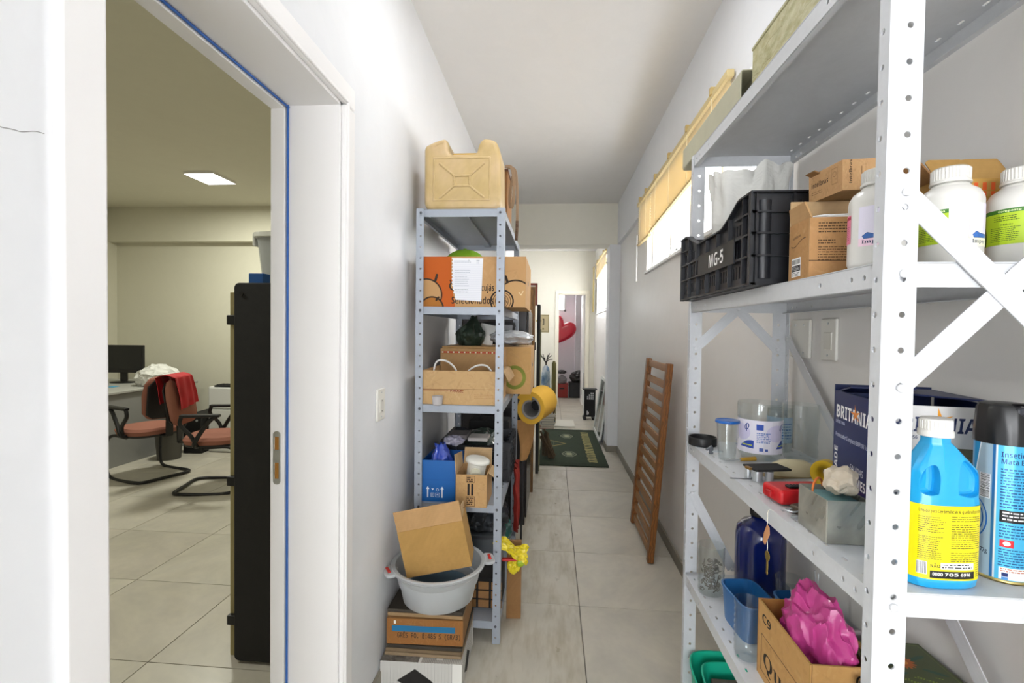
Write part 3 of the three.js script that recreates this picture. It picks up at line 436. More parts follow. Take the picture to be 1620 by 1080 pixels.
function brandPatch(x, w, h, bg) { x.fillStyle = bg; x.fillRect(0, 0, w, h); x.fillStyle = '#e9e4f4'; x.fillRect(0, 0, w, h * 0.8); x.fillStyle = '#3c6fb8'; x.strokeStyle = '#1d3a73'; x.lineWidth = 4; x.beginPath(); x.moveTo(w * 0.14, h * 0.74); x.lineTo(w * 0.3, h * 0.66); x.lineTo(w * 0.5, h * 0.71); x.lineTo(w * 0.92, h * 0.72); x.lineTo(w * 0.88, h * 0.8); x.lineTo(w * 0.2, h * 0.81); x.closePath(); x.fill(); x.stroke(); text(x, 'Imper', w * 0.12, h * 0.93, h * 0.12, { color: '#15224a', font: 'serif', sx: 1.3 }); }
const greenLabel = canvas(400, 400, (x, w, h) => { x.fillStyle = '#b4cf2c'; x.fillRect(0, 0, w, h); x.fillStyle = '#3f7d2a'; x.fillRect(0, 0, w, 46); text(x, 'Composto', 210, 36, 34, { color: '#e8f0c0' }); x.fillStyle = '#2e5a22'; x.beginPath(); x.moveTo(0, 60); x.quadraticCurveTo(130, 200, 90, h); x.lineTo(0, h); x.fill(); scribble(x, 180, 80, 200, 9, 3, '#24401a', 22, 2); text(x, 'Diluição', 230, 185, 24, { color: '#24401a' }); scribble(x, 150, 205, 230, 8, 8, '#3a5a20', 21, 6); });
const whitePatch = canvas(256, 384, (x, w, h) => brandPatch(x, w, h, '#f3f1d8'));
const pinkPatch = canvas(256, 384, (x, w, h) => brandPatch(x, w, h, '#f7d7e6'));
const pinkLabel = canvas(256, 384, (x, w, h) => { x.fillStyle = '#e7839f'; x.fillRect(0, 0, w, h); x.fillStyle = '#a3133c'; x.beginPath(); x.moveTo(0, 40); x.quadraticCurveTo(w * 0.5, 0, w, 20); x.lineTo(w, 60); x.quadraticCurveTo(w * 0.4, 50, 0, 90); x.fill(); x.fillStyle = '#f3b5c6'; x.fillRect(30, 130, 60, 240); scribble(x, 110, 150, 130, 8, 8, '#7d1434', 24, 3); });
bottle('squat white bottle with a pink label beside the open carton', [0.496, 1.4855, -0.792], 0, (L) => { L(2.2, 3.12, 0.04, 0.084, pinkLabel); L(3.5, 4.5, 0.033, 0.092, pinkPatch); });
bottle('squat white bottle with a lime label and a white patch behind the brace', [0.595, 1.4855, -0.79], 0, (L) => { L(2.45, 4.05, 0.035, 0.085, greenLabel); L(4.65, 5.5, 0.03, 0.092, whitePatch); });
bottle('squat white bottle with a lime label and a brown stain near its cap', [0.697, 1.4855, -0.792], 0, (L) => { L(2.5, 4.1, 0.036, 0.088, greenLabel); L(4.6, 5.5, 0.03, 0.088, whitePatch); });
{ // open orange printed carton behind the bottles
  const t = thing('open_carton', 'open brown carton with orange print and raised flaps behind the white bottles', 'box', [0.682, 1.4855, -0.9], -0.02);
  const front = printed(canvas(512, 512, (x, w, h) => { paperGround(x, w, h, '#b98f45', 8); x.fillStyle = '#d9591d'; for (let i = 0; i < 9; i++) x.fillRect(20 + i * 54, 20, 26, 180); x.fillStyle = '#b5842e'; for (let i = 0; i < 5; i++) x.fillRect(0, 60 + i * 34, w, 7); }));
  openCarton(t, 0.12, 0.155, 0.1, T.cardYellow, { front });
  mesh('flap', metres(sheet((u, v) => [(u - 0.5) * 0.115, 0.155 + v * 0.042 - (Math.abs(u - 0.5) > 0.49 ? 0.004 : 0), 0.048 - v * 0.03 + (Math.abs(u - 0.5) < 0.03 ? -0.003 : 0)], 24, 3, 0.003), 2), T.cardYellow, t);
  mesh('flap', metres(sheet((u, v) => [-0.06 - v * 0.04, 0.155 + v * (0.045 - 0.06 * u), 0.05 - u * 0.1], 8, 4, 0.003), 2), T.cardDark, t);
}
// ---------- on top of the white rack ----------
{
  const t = thing('metal_channel', 'long pale metal channel with a hollow open end on top of the white rack', 'metal channel', [0.466, 1.9515, -1.49]);
  const m = S(0xb9b69c, 0.5, { map: metalTone });
  mesh('shell', metres(ext((() => { const s = rrect(0.042, 0.072, 0.006, 0, 0.036); s.holes.push(rrect(0.038, 0.068, 0.004, 0, 0.036, THREE.Path)); return s; })(), 0.52).translate(0, 0, -0.26), 3), m, t);
  mesh('end_cap', metres(ext(rrect(0.042, 0.072, 0.006, 0, 0.036), 0.002), 3).translate(0, 0, -0.262), m, t);
  const marble = canvas(1024, 160, (x, w, h) => { x.fillStyle = '#b7b38c'; x.fillRect(0, 0, w, h); let s = 99; const r = () => (s = (s * 1664525 + 1013904223) >>> 0) / 4294967296; for (let i = 0; i < 500; i++) { x.globalAlpha = 0.1; x.fillStyle = ['#6d6338', '#d8d4ae', '#8d7c42'][Math.floor(r() * 3)]; x.beginPath(); x.ellipse(r() * w, r() * h, 8 + r() * 50, 4 + r() * 12, -0.5 + r(), 0, 7); x.fill(); } x.globalAlpha = 0.6; x.strokeStyle = '#6a5a2c'; for (let i = 0; i < 9; i++) { x.lineWidth = 1 + r() * 2; x.beginPath(); let a = r() * w, b = r() * h; x.moveTo(a, b); for (let k = 0; k < 8; k++) { a += 20 + r() * 20; b += (r() - 0.5) * 22; x.lineTo(a, b); } x.stroke(); } });
  const b = thing('file_box', 'olive marbled file box lying on top of the white rack', 'file box', [0.535, 1.9515, -0.96]);
  const mm = printed(marble, 0.6); printedBox('body', b, 0.18, 0.078, 0.4, { nx: mm, px: mm }, S(0xb0ab84, 0.6));
  mesh('lid_edge', rbox(0.184, 0.008, 0.404, 0.002, 0, 0.08, 0), S(0xa5a07a, 0.6), b);
}
// ---------- white rack, third shelf ----------
const S3 = 1.0355;
function clearJar(name, label, pos, pts, wrapY, tex, group, mat = T.clear) { // thin-walled transparent vessel
  const t = thing(name, label, 'jar', pos, 0, group); const inner = pts.slice().reverse().map(([r, y]) => [Math.max(0.0004, r - 0.0012), y + (r < 0.002 ? 0.002 : 0)]);
  mesh('wall', lathe([...pts, ...inner], 48), mat, t);
  if (tex) mesh('sleeve', loft(wrapY.map(([y, r]) => [y, r + 0.0006, r + 0.0006]), { seg: 40, t0: wrapY.t0 ?? 0, t1: wrapY.t1 ?? 2 * PI, cap: false }), printed(tex, 0.4), t);
  return t;
}
{ // cup with blue lid
  const t = clearJar('plastic_cup', 'small clear plastic cup with a blue lid', [0.487, S3, -1.385], [[0.0005, 0.001], [0.022, 0.001], [0.0225, 0.004], [0.0285, 0.103]]); t.userData.category = 'cup';
  mesh('lid', lathe([[0.0005, 0.109], [0.0255, 0.109], [0.0275, 0.111], [0.0305, 0.111], [0.032, 0.109], [0.032, 0.1035], [0.0292, 0.1035]], 40), S(0x1d5fae, 0.35), t, 'blue press-on lid');
  single('jar_lid', 'round black plastic lid at the far end of the third shelf', 'lid', lathe([[0.0005, 0], [0.04, 0], [0.042, 0.002], [0.042, 0.024], [0.041, 0.026], [0.039, 0.0255], [0.0385, 0.0045], [0.0005, 0.004]], 44), T.black, [0.474, S3, -1.56]);
}
const whey = canvas(1024, 512, (x, w, h) => { x.fillStyle = '#e9e6f3'; x.fillRect(0, 0, w, h); for (let k = 0; k < 2; k++) { const o = k * 512; x.fillStyle = '#2a50b0'; x.fillRect(o + 20, 60, 90, 90); x.fillStyle = '#d8d2ee'; x.beginPath(); x.ellipse(o + 300, 200, 150, 130, 0.2, 0, 7); x.fill(); x.strokeStyle = '#27408f'; x.lineWidth = 12; x.beginPath(); x.ellipse(o + 400, 110, 26, 52, 0.4, 0, 7); x.stroke(); x.beginPath(); x.moveTo(o + 400, 60); x.lineTo(o + 390, 190); x.stroke(); x.fillStyle = '#2b4cae'; x.beginPath(); x.moveTo(o + 290, 430); x.quadraticCurveTo(o + 380, 300, o + 500, 320); x.lineTo(o + 500, 440); x.fill(); x.fillStyle = '#c9d23a'; x.fillRect(o + 330, 385, 150, 16); scribble(x, o + 24, 190, 190, 16, 6, '#5a78c0', 28, k + 2); x.fillStyle = '#3b57ab'; x.fillRect(o + 60, 420, 50, 50); x.fillRect(o + 130, 430, 40, 40); } });
{
  const W = [[0.022, 0.057], [0.06, 0.0535], [0.085, 0.054], [0.113, 0.058]]; W.t0 = -2.6; W.t1 = 0.6; W.t0 = 2.3; W.t1 = 5.9;
  clearJar('clear_jar', 'large clear plastic jar with a lilac and blue sleeve', [0.588, S3, -1.42], [[0.0005, 0.004], [0.04, 0.001], [0.05, 0.003], [0.0565, 0.015], [0.057, 0.022], [0.0535, 0.06], [0.0545, 0.085], [0.059, 0.118], [0.0595, 0.15], [0.058, 0.158]], W, whey);
  clearJar('clear_jar', 'clear plastic jar with waisted ribs and no sleeve', [0.693, S3, -1.41], [[0.0005, 0.004], [0.032, 0.001], [0.04, 0.004], [0.044, 0.016], [0.043, 0.022], [0.044, 0.03], [0.0415, 0.04], [0.043, 0.05], [0.041, 0.06], [0.043, 0.075], [0.046, 0.12], [0.0465, 0.152], [0.0455, 0.156]]);
  const W2 = [[0.03, 0.034], [0.105, 0.034]]; W2.t0 = 2.4; W2.t1 = 5.6;
  clearJar('clear_jar', 'clear jar with a pale blue paper label between the two larger jars', [0.682, S3, -1.51], [[0.0005, 0.002], [0.03, 0.001], [0.034, 0.006], [0.034, 0.12], [0.033, 0.128]], W2, canvas(512, 256, (x, w, h) => { x.fillStyle = '#bcd4ea'; x.fillRect(0, 0, w, h); scribble(x, 40, 60, 200, 14, 6, '#4a78b8', 28, 4); scribble(x, 290, 60, 200, 14, 6, '#4a78b8', 28, 9); }));
}
// small tools and odds and ends
{
  const bm = S(0x8d6b34, 0.4, { metalness: 0.7 });
  const cl = thing('hose_clamp', 'small dark metal clamp beside the round black lid', 'clamp', [0.462, S3, -1.44]);
  mesh('jaw', [rbox(0.012, 0.02, 0.006, 0.002, 0, 0.011, 0), rbox(0.02, 0.006, 0.006, 0.002, -0.006, 0.018, 0, 0, 0, 0.6)], T.boltDark, cl); mesh('screw', cyl(0.0035, 0.0035, 0.03, 0.018, 0.009, 0.0, 0, 0, PI / 2, 10), T.alu, cl);
  const kn = thing('screwdriver', 'short screwdriver with a yellow handle lying by the sleeved jar', 'screwdriver', [0.505, S3, -1.36], 0.3); mesh('handle', cyl(0.005, 0.006, 0.045, 0.035, 0.007, 0, 0, 0, PI / 2, 12), S(0xc79a2a, 0.4), kn); mesh('blade', cyl(0.002, 0.002, 0.05, -0.012, 0.007, 0, 0, 0, PI / 2, 8), T.alu, kn);
  for (const [x, z, r, h, w] of [[0.478, -1.215, 0.007, 0.028, 'narrowest'], [0.492, -1.195, 0.011, 0.026, 'widest'], [0.515, -1.185, 0.009, 0.026, 'medium wide']]) single('metal_bushing', w + ' of the short shiny metal cylinders under the black wallet', 'metal part', merge([cyl(r, r, h, 0, h / 2, 0), cyl(r * 1.12, r * 1.12, 0.004, 0, 0.002, 0)]), T.alu, [x, S3, z], 'metal cylinders on the third shelf');
  const p = thing('wallet', 'flat black folded wallet resting on the shiny cylinders', 'wallet', [0.515, S3 + 0.0285, -1.2], 0.2); mesh('cover', rbox(0.09, 0.005, 0.055, 0.002, 0, 0.0025, 0), T.blackMat, p); mesh('clasp', rbox(0.01, 0.006, 0.02, 0.002, -0.046, 0.0025, 0), bm, p);
  single('nail', 'long dark nail lying in front of the shiny cylinders', 'nail', merge([cyl(0.0012, 0.0012, 0.05, 0, 0.0022, 0, 0, 0, PI / 2, 8), cyl(0.003, 0.003, 0.001, 0.025, 0.003, 0, 0, 0, PI / 2, 10)]), T.boltDark, [0.456, S3, -1.2]);
  single('soap_bar', 'cream bar of soap with a rounded back by the yellow tape roll', 'soap', loft([[0, 0.05, 0.022, 2.6], [0.008, 0.053, 0.024, 2.6], [0.026, 0.048, 0.02, 2.4], [0.036, 0.03, 0.011, 2.2], [0.038, 0.006, 0.003]], { seg: 40 }), S(0xd8cda8, 0.6), [0.597, S3 + 0.002, -1.25]);
  single('scraper_blade', 'thin tan board lying under the wallet and soap', 'board', rbox(0.16, 0.0016, 0.05, 0.0006, 0, 0.0008, 0, 0, 0.2), S(0x8d7a52, 0.6), [0.6, S3, -1.25]);
  const rc = thing('red_case', 'flat red plastic tool case with a black ribbed strip', 'tool case', [0.518, S3, -1.06], 0.12);
  const rb = mesh('body', rbox(0.115, 0.03, 0.07, 0.008, 0, 0.017, 0, 0, 0, 0, 3), S(0xc01a20, 0.4), rc); mesh('strip', [rbox(0.1, 0.004, 0.016, 0.001, 0.02, 0.034, 0.012), ...Array.from({ length: 14 }, (_, i) => box(0.002, 0.0045, 0.018, -0.025 + i * 0.007, 0.0345, 0.012))], T.black, rb, 'black ribbed strip'); mesh('latch', rbox(0.01, 0.014, 0.02, 0.003, -0.06, 0.016, 0), S(0xa8141a, 0.4), rc);
  const bc = thing('binder_clip', 'dark bronze clip lying in front of the red tool case', 'clip', [0.492, S3, -0.985], 0.5); mesh('jaw', [rbox(0.04, 0.016, 0.03, 0.004, 0, 0.009, 0)], S(0x55493c, 0.45, { metalness: 0.5 }), bc); mesh('lever', tube([[-0.02, 0.01, -0.008], [-0.04, 0.012, -0.008], [-0.044, 0.012, 0], [-0.04, 0.012, 0.008], [-0.02, 0.01, 0.008]], 0.0016, 24, 6), T.alu, bc);
  single('steel_pin', 'short steel pin lying before the metal box', 'pin', cyl(0.003, 0.003, 0.03, 0, 0.0032, 0, 0, 0.3, PI / 2, 10), T.alu, [0.472, S3, -0.955]);
  single('tape_roll', 'yellow tape roll leaning against the navy appliance carton', 'tape', lathe([[0.012, -0.012], [0.03, -0.012], [0.031, -0.01], [0.031, 0.01], [0.03, 0.012], [0.012, 0.012], [0.012, -0.012]], 36).rotateX(PI / 2).rotateY(-0.9).translate(0, 0.031, 0), S(0xd9b31c, 0.4), [0.632, S3, -1.165]);
}
{ // open galvanised box with paper, orange ring and teal tray
  const t = thing('metal_box', 'open dull galvanised metal box with paper scraps', 'metal box', [0.497, S3, -0.893], 0.0), w = 0.07, h = 0.073, d = 0.092, m = T.steel;
  const g = (x) => metres(x, 4);
  mesh('front_panel', g(rbox(w, h, 0.002, 0.0008, 0, h / 2, d / 2)), m, t); mesh('back_panel', g(rbox(w, h, 0.002, 0.0008, 0, h / 2, -d / 2)), m, t); mesh('side_panel', g(rbox(0.002, h, d, 0.0008, -w / 2, h / 2, 0)), m, t); mesh('side_panel', g(rbox(0.002, h, d, 0.0008, w / 2, h / 2, 0)), m, t); mesh('base', g(box(w, 0.002, d, 0, 0.001, 0)), m, t);
  single('foam_pad', 'dusty teal pad lying inside the galvanised box', 'pad', rbox(0.064, 0.062, 0.086, 0.004, 0, 0.033, 0), S(0x6f9aa0, 0.75, { map: tileMap }), [0.497, S3 + 0.0015, -0.893]);
  single('crumpled_paper', 'crumpled cream paper heaped on the galvanised box', 'paper', film(0.024, 0.024, 0.03, 0.3, 5, 4), S(0xc9bca8, 0.85), [0.507, S3 + 0.067, -0.89]);
  single('rubber_ring', 'orange ring standing on the galvanised box', 'ring', new THREE.TorusGeometry(0.02, 0.002, 10, 40, PI * 1.1).rotateZ(0.1).rotateY(0.7).translate(0, 0.0005, 0), S(0xd5702a, 0.4), [0.487, S3 + 0.0675, -0.925]);
}
{ // blender carton: navy side, white front
  const t = thing('appliance_carton', 'open navy and white blender carton with an orange star logo', 'box', [0, S3, 0]); const W = 0.176, Hh = 0.234, Dp = 0.215, a = -0.17;
  t.rotation.y = a; const c = Math.cos(a), s = Math.sin(a); t.position.x = 0.561 + (W / 2) * c - (Dp / 2) * s; t.position.z = -0.867 - (W / 2) * s - (Dp / 2) * c;
  const navy = S(0x10204f, 0.4);
  const side = printed(canvas(768, 820, (x, w, h) => { x.fillStyle = '#12245c'; x.fillRect(0, 0, w, h); text(x, 'BRITÂNIA'.replace('Â', 'A'), 25, 190, 128, { color: '#fff', sx: 0.98 }); star(x, 370, 130, 74, '#ef8d1c'); text(x, 'DESDE 1956', 28, 232, 30, { color: '#c8d0ea' }); text(x, 'Processador Compacto BNP100 Turbo', 25, 330, 40, { color: '#e2e6f5', weight: 'normal', sx: 0.86 }); text(x, 'POTÊNCIA', 720, 740, 92, { color: '#fff', rot: -PI / 2 }); text(x, 'VELOCIDADE', 70, 900, 82, { color: '#fff', rot: -PI / 2 }); text(x, 'SALADAS', 300, 520, 62, { color: '#fff', sx: 0.85, weight: 'normal' }); text(x, 'CREMES', 265, 610, 88, { color: '#fff', sx: 0.85 }); text(x, 'PRATOS', 100, 660, 84, { color: '#fff', sx: 0.85 }); text(x, 'DE', 500, 720, 84, { color: '#fff', sx: 0.85 }); text(x, 'ÚNICA', 400, 805, 84, { color: '#efa52a', sx: 0.9 }); }), 0.35);
  const front = printed(canvas(820, 860, (x, w, h) => { x.fillStyle = '#dcd9d6'; x.fillRect(0, 0, w, h); x.fillStyle = '#12204f'; text(x, 'BRITANIA', 40, 160, 128, { color: '#16224f', sx: 0.94, skew: 0.12 }); star(x, 372, 84, 82, '#e79a24'); text(x, 'DESDE 1956', 60, 205, 30, { color: '#30395e' });
    x.fillStyle = '#1c1a17'; x.beginPath(); x.moveTo(430, 430); x.lineTo(w, 420); x.lineTo(w, h - 10); x.lineTo(430, h - 10); x.fill(); x.fillStyle = '#6f6a55'; x.fillRect(470, 250, 220, 60); x.fillStyle = '#8b8570'; x.fillRect(545, 310, 70, 110); x.fillStyle = '#d8d2c4'; x.beginPath(); x.ellipse(560, 700, 60, 60, 0, 0, 7); x.fill(); x.fillStyle = '#7fa033'; x.beginPath(); x.ellipse(560, 520, 70, 60, 0, 0, 7); x.fill(); x.fillStyle = '#c2571f'; x.beginPath(); x.ellipse(640, 580, 60, 60, 0, 0, 7); x.fill(); x.fillStyle = '#a32a1c'; x.beginPath(); x.ellipse(500, 600, 50, 46, 0, 0, 7); x.fill(); x.fillStyle = '#8a857c'; x.fillRect(20, 420, 380, 6); scribble(x, 60, 470, 300, 14, 8, '#55586a', 36, 4); }), 0.4);
  mesh('front_panel', new THREE.BoxGeometry(W, Hh, 0.004).translate(0, Hh / 2, Dp / 2 - 0.002), [navy, navy, navy, navy, front, navy], t);
  mesh('side_panel', new THREE.BoxGeometry(0.004, Hh, Dp - 0.008).translate(-W / 2 + 0.002, Hh / 2, 0), [T.card, side, navy, navy, navy, navy], t);
  mesh('side_panel', box(0.004, Hh, Dp - 0.008, W / 2 - 0.002, Hh / 2, 0), navy, t); mesh('back_panel', box(W, Hh + 0.012, 0.004, 0, (Hh + 0.012) / 2, -Dp / 2 + 0.002), navy, t); mesh('base', box(W - 0.008, 0.004, Dp - 0.008, 0, 0.002, 0), T.card, t);
  mesh('flap', sheet((u, v) => [-W / 2 + u * W * 0.62, Hh - 0.004 + v * 0.016, -Dp / 2 + 0.01 + v * 0.07], 4, 4, 0.003), navy, t); mesh('flap', sheet((u, v) => [W / 2 - 0.01 - v * 0.1, Hh + 0.006 - 0.02 * v * 0, -Dp / 2 + 0.02 + u * (Dp - 0.05) * (1 - 0.55 * v)], 4, 4, 0.003), navy, t);
}
{ // blue cleaner bottle with moulded grip
  const t = thing('cleaner_bottle', 'bright blue cleaner bottle with a yellow printed label and white cap', 'bottle', [0.552, S3, -0.737], 0.05);
  const m = PH(0x1fa3dd, 0.3, { clearcoat: 0.2 });
  const body = loft([[0, 0.044, 0.024, 2.6], [0.003, 0.047, 0.027, 2.7], [0.01, 0.0475, 0.028, 2.8], [0.118, 0.0475, 0.028, 2.8], [0.122, 0.047, 0.0275, 2.8], [0.126, 0.047, 0.0275, 2.7], [0.158, 0.0465, 0.027, 2.6], [0.164, 0.0445, 0.026, 2.6], [0.195, 0.0205, 0.0185, 2.2, -0.004], [0.201, 0.0165, 0.0165, 2, -0.006], [0.21, 0.0165, 0.0165, 2, -0.006]], { seg: 64 });
  const ev = new Evaluator(); ev.attributes = ['position', 'normal', 'uv']; const prep = (g) => { const b = new Brush(g); b.updateMatrixWorld(); return b; };
  let r = prep(body); const sh = (pts) => { const s = new THREE.Shape(); const p = new THREE.SplineCurve(pts.map(([a, b]) => new THREE.Vector2(a, b))); s.setFromPoints([...p.getPoints(40)]); s.closePath(); return ext(s, 0.034, 0.006, 3).translate(0, 0, 0.009); };
  const right = sh([[0.006, 0.132], [0.022, 0.1285], [0.037, 0.131], [0.0405, 0.139], [0.0392, 0.156], [0.0285, 0.171], [0.018, 0.178], [0.0095, 0.171], [0.0055, 0.156], [0.0045, 0.141], [0.006, 0.132]]), left = sh([[-0.02, 0.132], [-0.03, 0.1295], [-0.038, 0.132], [-0.0405, 0.14], [-0.039, 0.156], [-0.031, 0.168], [-0.0215, 0.171], [-0.0185, 0.158], [-0.0185, 0.143], [-0.02, 0.132]]);
  for (const c of [right, left]) { const b = prep(c); r = ev.evaluate(r, b, SUBTRACTION); }
  const bg = r.geometry; bg.groups = []; mesh('body', bg, m, t);
  mesh('cap', merge([lathe([[0.0005, 0.21], [0.02, 0.208], [0.0205, 0.209], [0.0205, 0.216], [0.0185, 0.218], [0.0185, 0.231], [0.017, 0.234], [0.0005, 0.234]], 40), ...Array.from({ length: 30 }, (_, i) => cyl(0.0008, 0.0008, 0.012, Math.cos(i / 30 * 2 * PI) * 0.0186, 0.2245, Math.sin(i / 30 * 2 * PI) * 0.0186, 0, 0, 0, 4))]).translate(-0.006, 0, 0), S(0xe4e2dc, 0.45), t, 'white screw cap');
  const lab = canvas(1024, 640, (x, w, h) => { // wraps the front half, seen from the camera
    x.fillStyle = '#f0df0c'; x.fillRect(0, 0, w, h); const o = 230; text(x, 'Limpador para Cerâmicas quebradiças e Azulejos', o, 62, 40, { color: '#2e2a10', sx: 0.62 }); scribble(x, o, 100, 240, 8, 8, '#5a5214', 18, 2); scribble(x, o, 270, 230, 8, 12, '#5a5214', 17, 3); scribble(x, o + 270, 90, 280, 8, 3, '#5a5214', 18, 4); scribble(x, o + 270, 160, 290, 8, 12, '#5a5214', 18, 5); scribble(x, o + 270, 400, 290, 8, 6, '#5a5214', 18, 6); x.fillStyle = '#e8e8e6'; x.fillRect(w - 210, 130, 46, 330); scribble(x, w - 205, 134, 36, 5, 30, '#777', 11, 7); barcode(x, o - 10, 490, 110, 110, false, 6); text(x, 'NÃO', o + 128, 535, 40, { color: '#222' }); x.fillStyle = '#fff'; x.fillRect(o + 215, 490, 220, 56); scribble(x, o + 225, 502, 200, 12, 2, '#333', 22, 8); x.fillStyle = '#111'; x.fillRect(o + 128, 562, 320, 64); text(x, '0800 705 6976', o + 150, 604, 40, { color: '#f6f6f0', sx: 0.95 }); scribble(x, o + 470, 490, 150, 8, 7, '#5a5214', 19, 9);
  });
  mesh('label', loft([[0.014, 0.0482, 0.0288, 2.8], [0.117, 0.0482, 0.0288, 2.8]], { seg: 40, t0: PI - 0.15, t1: 2 * PI + 0.15, cap: false }), printed(lab, 0.4), t, 'yellow label with small print');
}
{ // aerosol can
  const t = thing('aerosol_can', 'blue and silver insecticide aerosol can with a black cap', 'spray can', [0.662, S3, -0.766]), r = 0.0325;
  const wrap = canvas(1024, 1024, (x, w, h) => { x.fillStyle = '#9fb6c4'; x.fillRect(0, 0, w, h); x.fillStyle = '#4db4de'; x.fillRect(600, 0, 424, h); x.fillStyle = '#1f8cc4'; x.beginPath(); x.moveTo(0, 0); x.lineTo(500, 0); x.quadraticCurveTo(455, 300, 400, 560); x.lineTo(0, 700); x.fill(); x.strokeStyle = '#e8f2f6'; x.lineWidth = 9; x.beginPath(); x.moveTo(500, 0); x.quadraticCurveTo(455, 300, 400, 560); x.stroke(); x.fillStyle = '#2e6fa8'; x.fillRect(575, 0, 16, h); x.fillStyle = '#e9eef0'; x.fillRect(592, 0, 10, h); barcode(x, 500, 235, 66, 190, true, 4); x.strokeStyle = '#1c5fa8'; x.lineWidth = 9; for (let i = 1; i < 5; i++) { x.beginPath(); x.ellipse(455, 590, 24 * i, 40 * i, 0, -1.2, 2.2); x.stroke(); } x.fillStyle = '#1a1a1a'; x.beginPath(); x.ellipse(445, 570, 22, 18, 0.4, 0, 7); x.fill(); text(x, '300ml/177g', 405, 850, 44, { color: '#14213a', sx: 0.64 }); x.fillStyle = '#c8202a'; x.fillRect(385, 860, 18, 60); text(x, 'Inseticida', 618, 88, 56, { color: '#16306a', sx: 0.72 }); text(x, 'Mata Baratas', 618, 140, 54, { color: '#16306a', sx: 0.72 }); scribble(x, 620, 175, 330, 12, 14, '#1d4f86', 22, 3); x.fillStyle = '#16161a'; x.fillRect(620, 490, 404, 92); scribble(x, 635, 502, 360, 12, 3, '#e6e6e6', 25, 4); scribble(x, 620, 600, 330, 11, 5, '#1d4f86', 22, 5); x.fillStyle = '#c8202a'; x.fillRect(625, 715, 74, 56); x.fillStyle = '#fff'; x.beginPath(); x.ellipse(662, 743, 20, 17, 0, 0, 7); x.fill(); scribble(x, 620, 785, 280, 10, 7, '#1d4f86', 20, 6); x.fillStyle = '#eceff0'; x.fillRect(625, 925, 300, 90); scribble(x, 632, 932, 270, 9, 2, '#b8603a', 16, 7); x.fillStyle = '#1d2f6a'; x.fillRect(640, 965, 34, 28); x.fillStyle = '#4a86c0'; x.fillRect(640, 996, 34, 22); });
  mesh('can', loft([[0.004, r, r], [0.196, r, r]], { seg: 64, t0: 0.135, t1: 0.135 + 2 * PI, cap: true }), printed(wrap, 0.28, { metalness: 0.25 }), t);
  mesh('rim', [lathe([[0.0005, 0.003], [r - 0.003, 0.002], [r + 0.0006, 0], [r + 0.0014, 0.002], [r + 0.0006, 0.0045], [r - 0.001, 0.005]], 48)], S(0xb8a66a, 0.3, { metalness: 0.8 }), t);
  const cap = loft([[0.196, r + 0.0012, r + 0.0012], [0.21, r + 0.0014, r + 0.0014], [0.245, r - 0.001, r - 0.001], [0.252, r - 0.004, r - 0.004, 2], [0.2535, r - 0.008, r - 0.008]], { seg: 56 });
  const ev = new Evaluator(); ev.attributes = ['position', 'normal', 'uv']; const A = new Brush(cap), B = new Brush(toCreasedNormals(new THREE.SphereGeometry(0.02, 28, 20).scale(0.85, 0.75, 1).translate(0.006, 0.251, 0.03), 1)); A.updateMatrixWorld(); B.updateMatrixWorld(); const q = ev.evaluate(A, B, SUBTRACTION).geometry; q.groups = [];
  mesh('cap', q, S(0x0f0f11, 0.35), t, 'black cap with a finger recess'); mesh('nozzle', rbox(0.018, 0.012, 0.012, 0.003, 0.006, 0.243, 0.017), S(0x37373c, 0.35), t);
}
{ // key on a tag hung over the shelf lip
  const t = thing('key', 'brass key on a tan paper tag hanging from the third shelf', 'key', [RX0 - 0.004, 1.0, -1.0]);
  mesh('string', tube([[0.006, 0.036, 0.006], [-0.001, 0.036, 0.003], [-0.002, 0.01, 0], [-0.002, -0.02, 0], [-0.002, -0.04, 0.003], [-0.002, -0.05, 0.001]], 0.0007, 24, 5), S(0xe8e2d4, 0.7), t);
  mesh('tag', ext(poly([[-0.014, -0.035], [-0.005, -0.038], [0.014, -0.01], [0.012, 0.004], [0.002, 0.006], [-0.012, -0.018]]), 0.0008).rotateY(-PI / 2).translate(-0.003, 0, 0), S(0xc98f62, 0.8), t, 'torn tan tag');
  const k = new THREE.Shape(); k.absarc(0, 0, 0.0095, -1.2, PI + 1.2); k.lineTo(-0.0032, -0.012); k.lineTo(-0.0032, -0.036); k.lineTo(0.001, -0.0385); k.lineTo(0.0035, -0.034); k.lineTo(0.002, -0.03); k.lineTo(0.0035, -0.026); k.lineTo(0.0032, -0.01); k.holes.push(hole(0, 0.004, 0.002));
  mesh('blade', ext(k, 0.0018, 0.0003).rotateY(-PI / 2).translate(-0.0015, -0.056, 0.004), S(0x8d7638, 0.4, { metalness: 0.75 }), t);
}
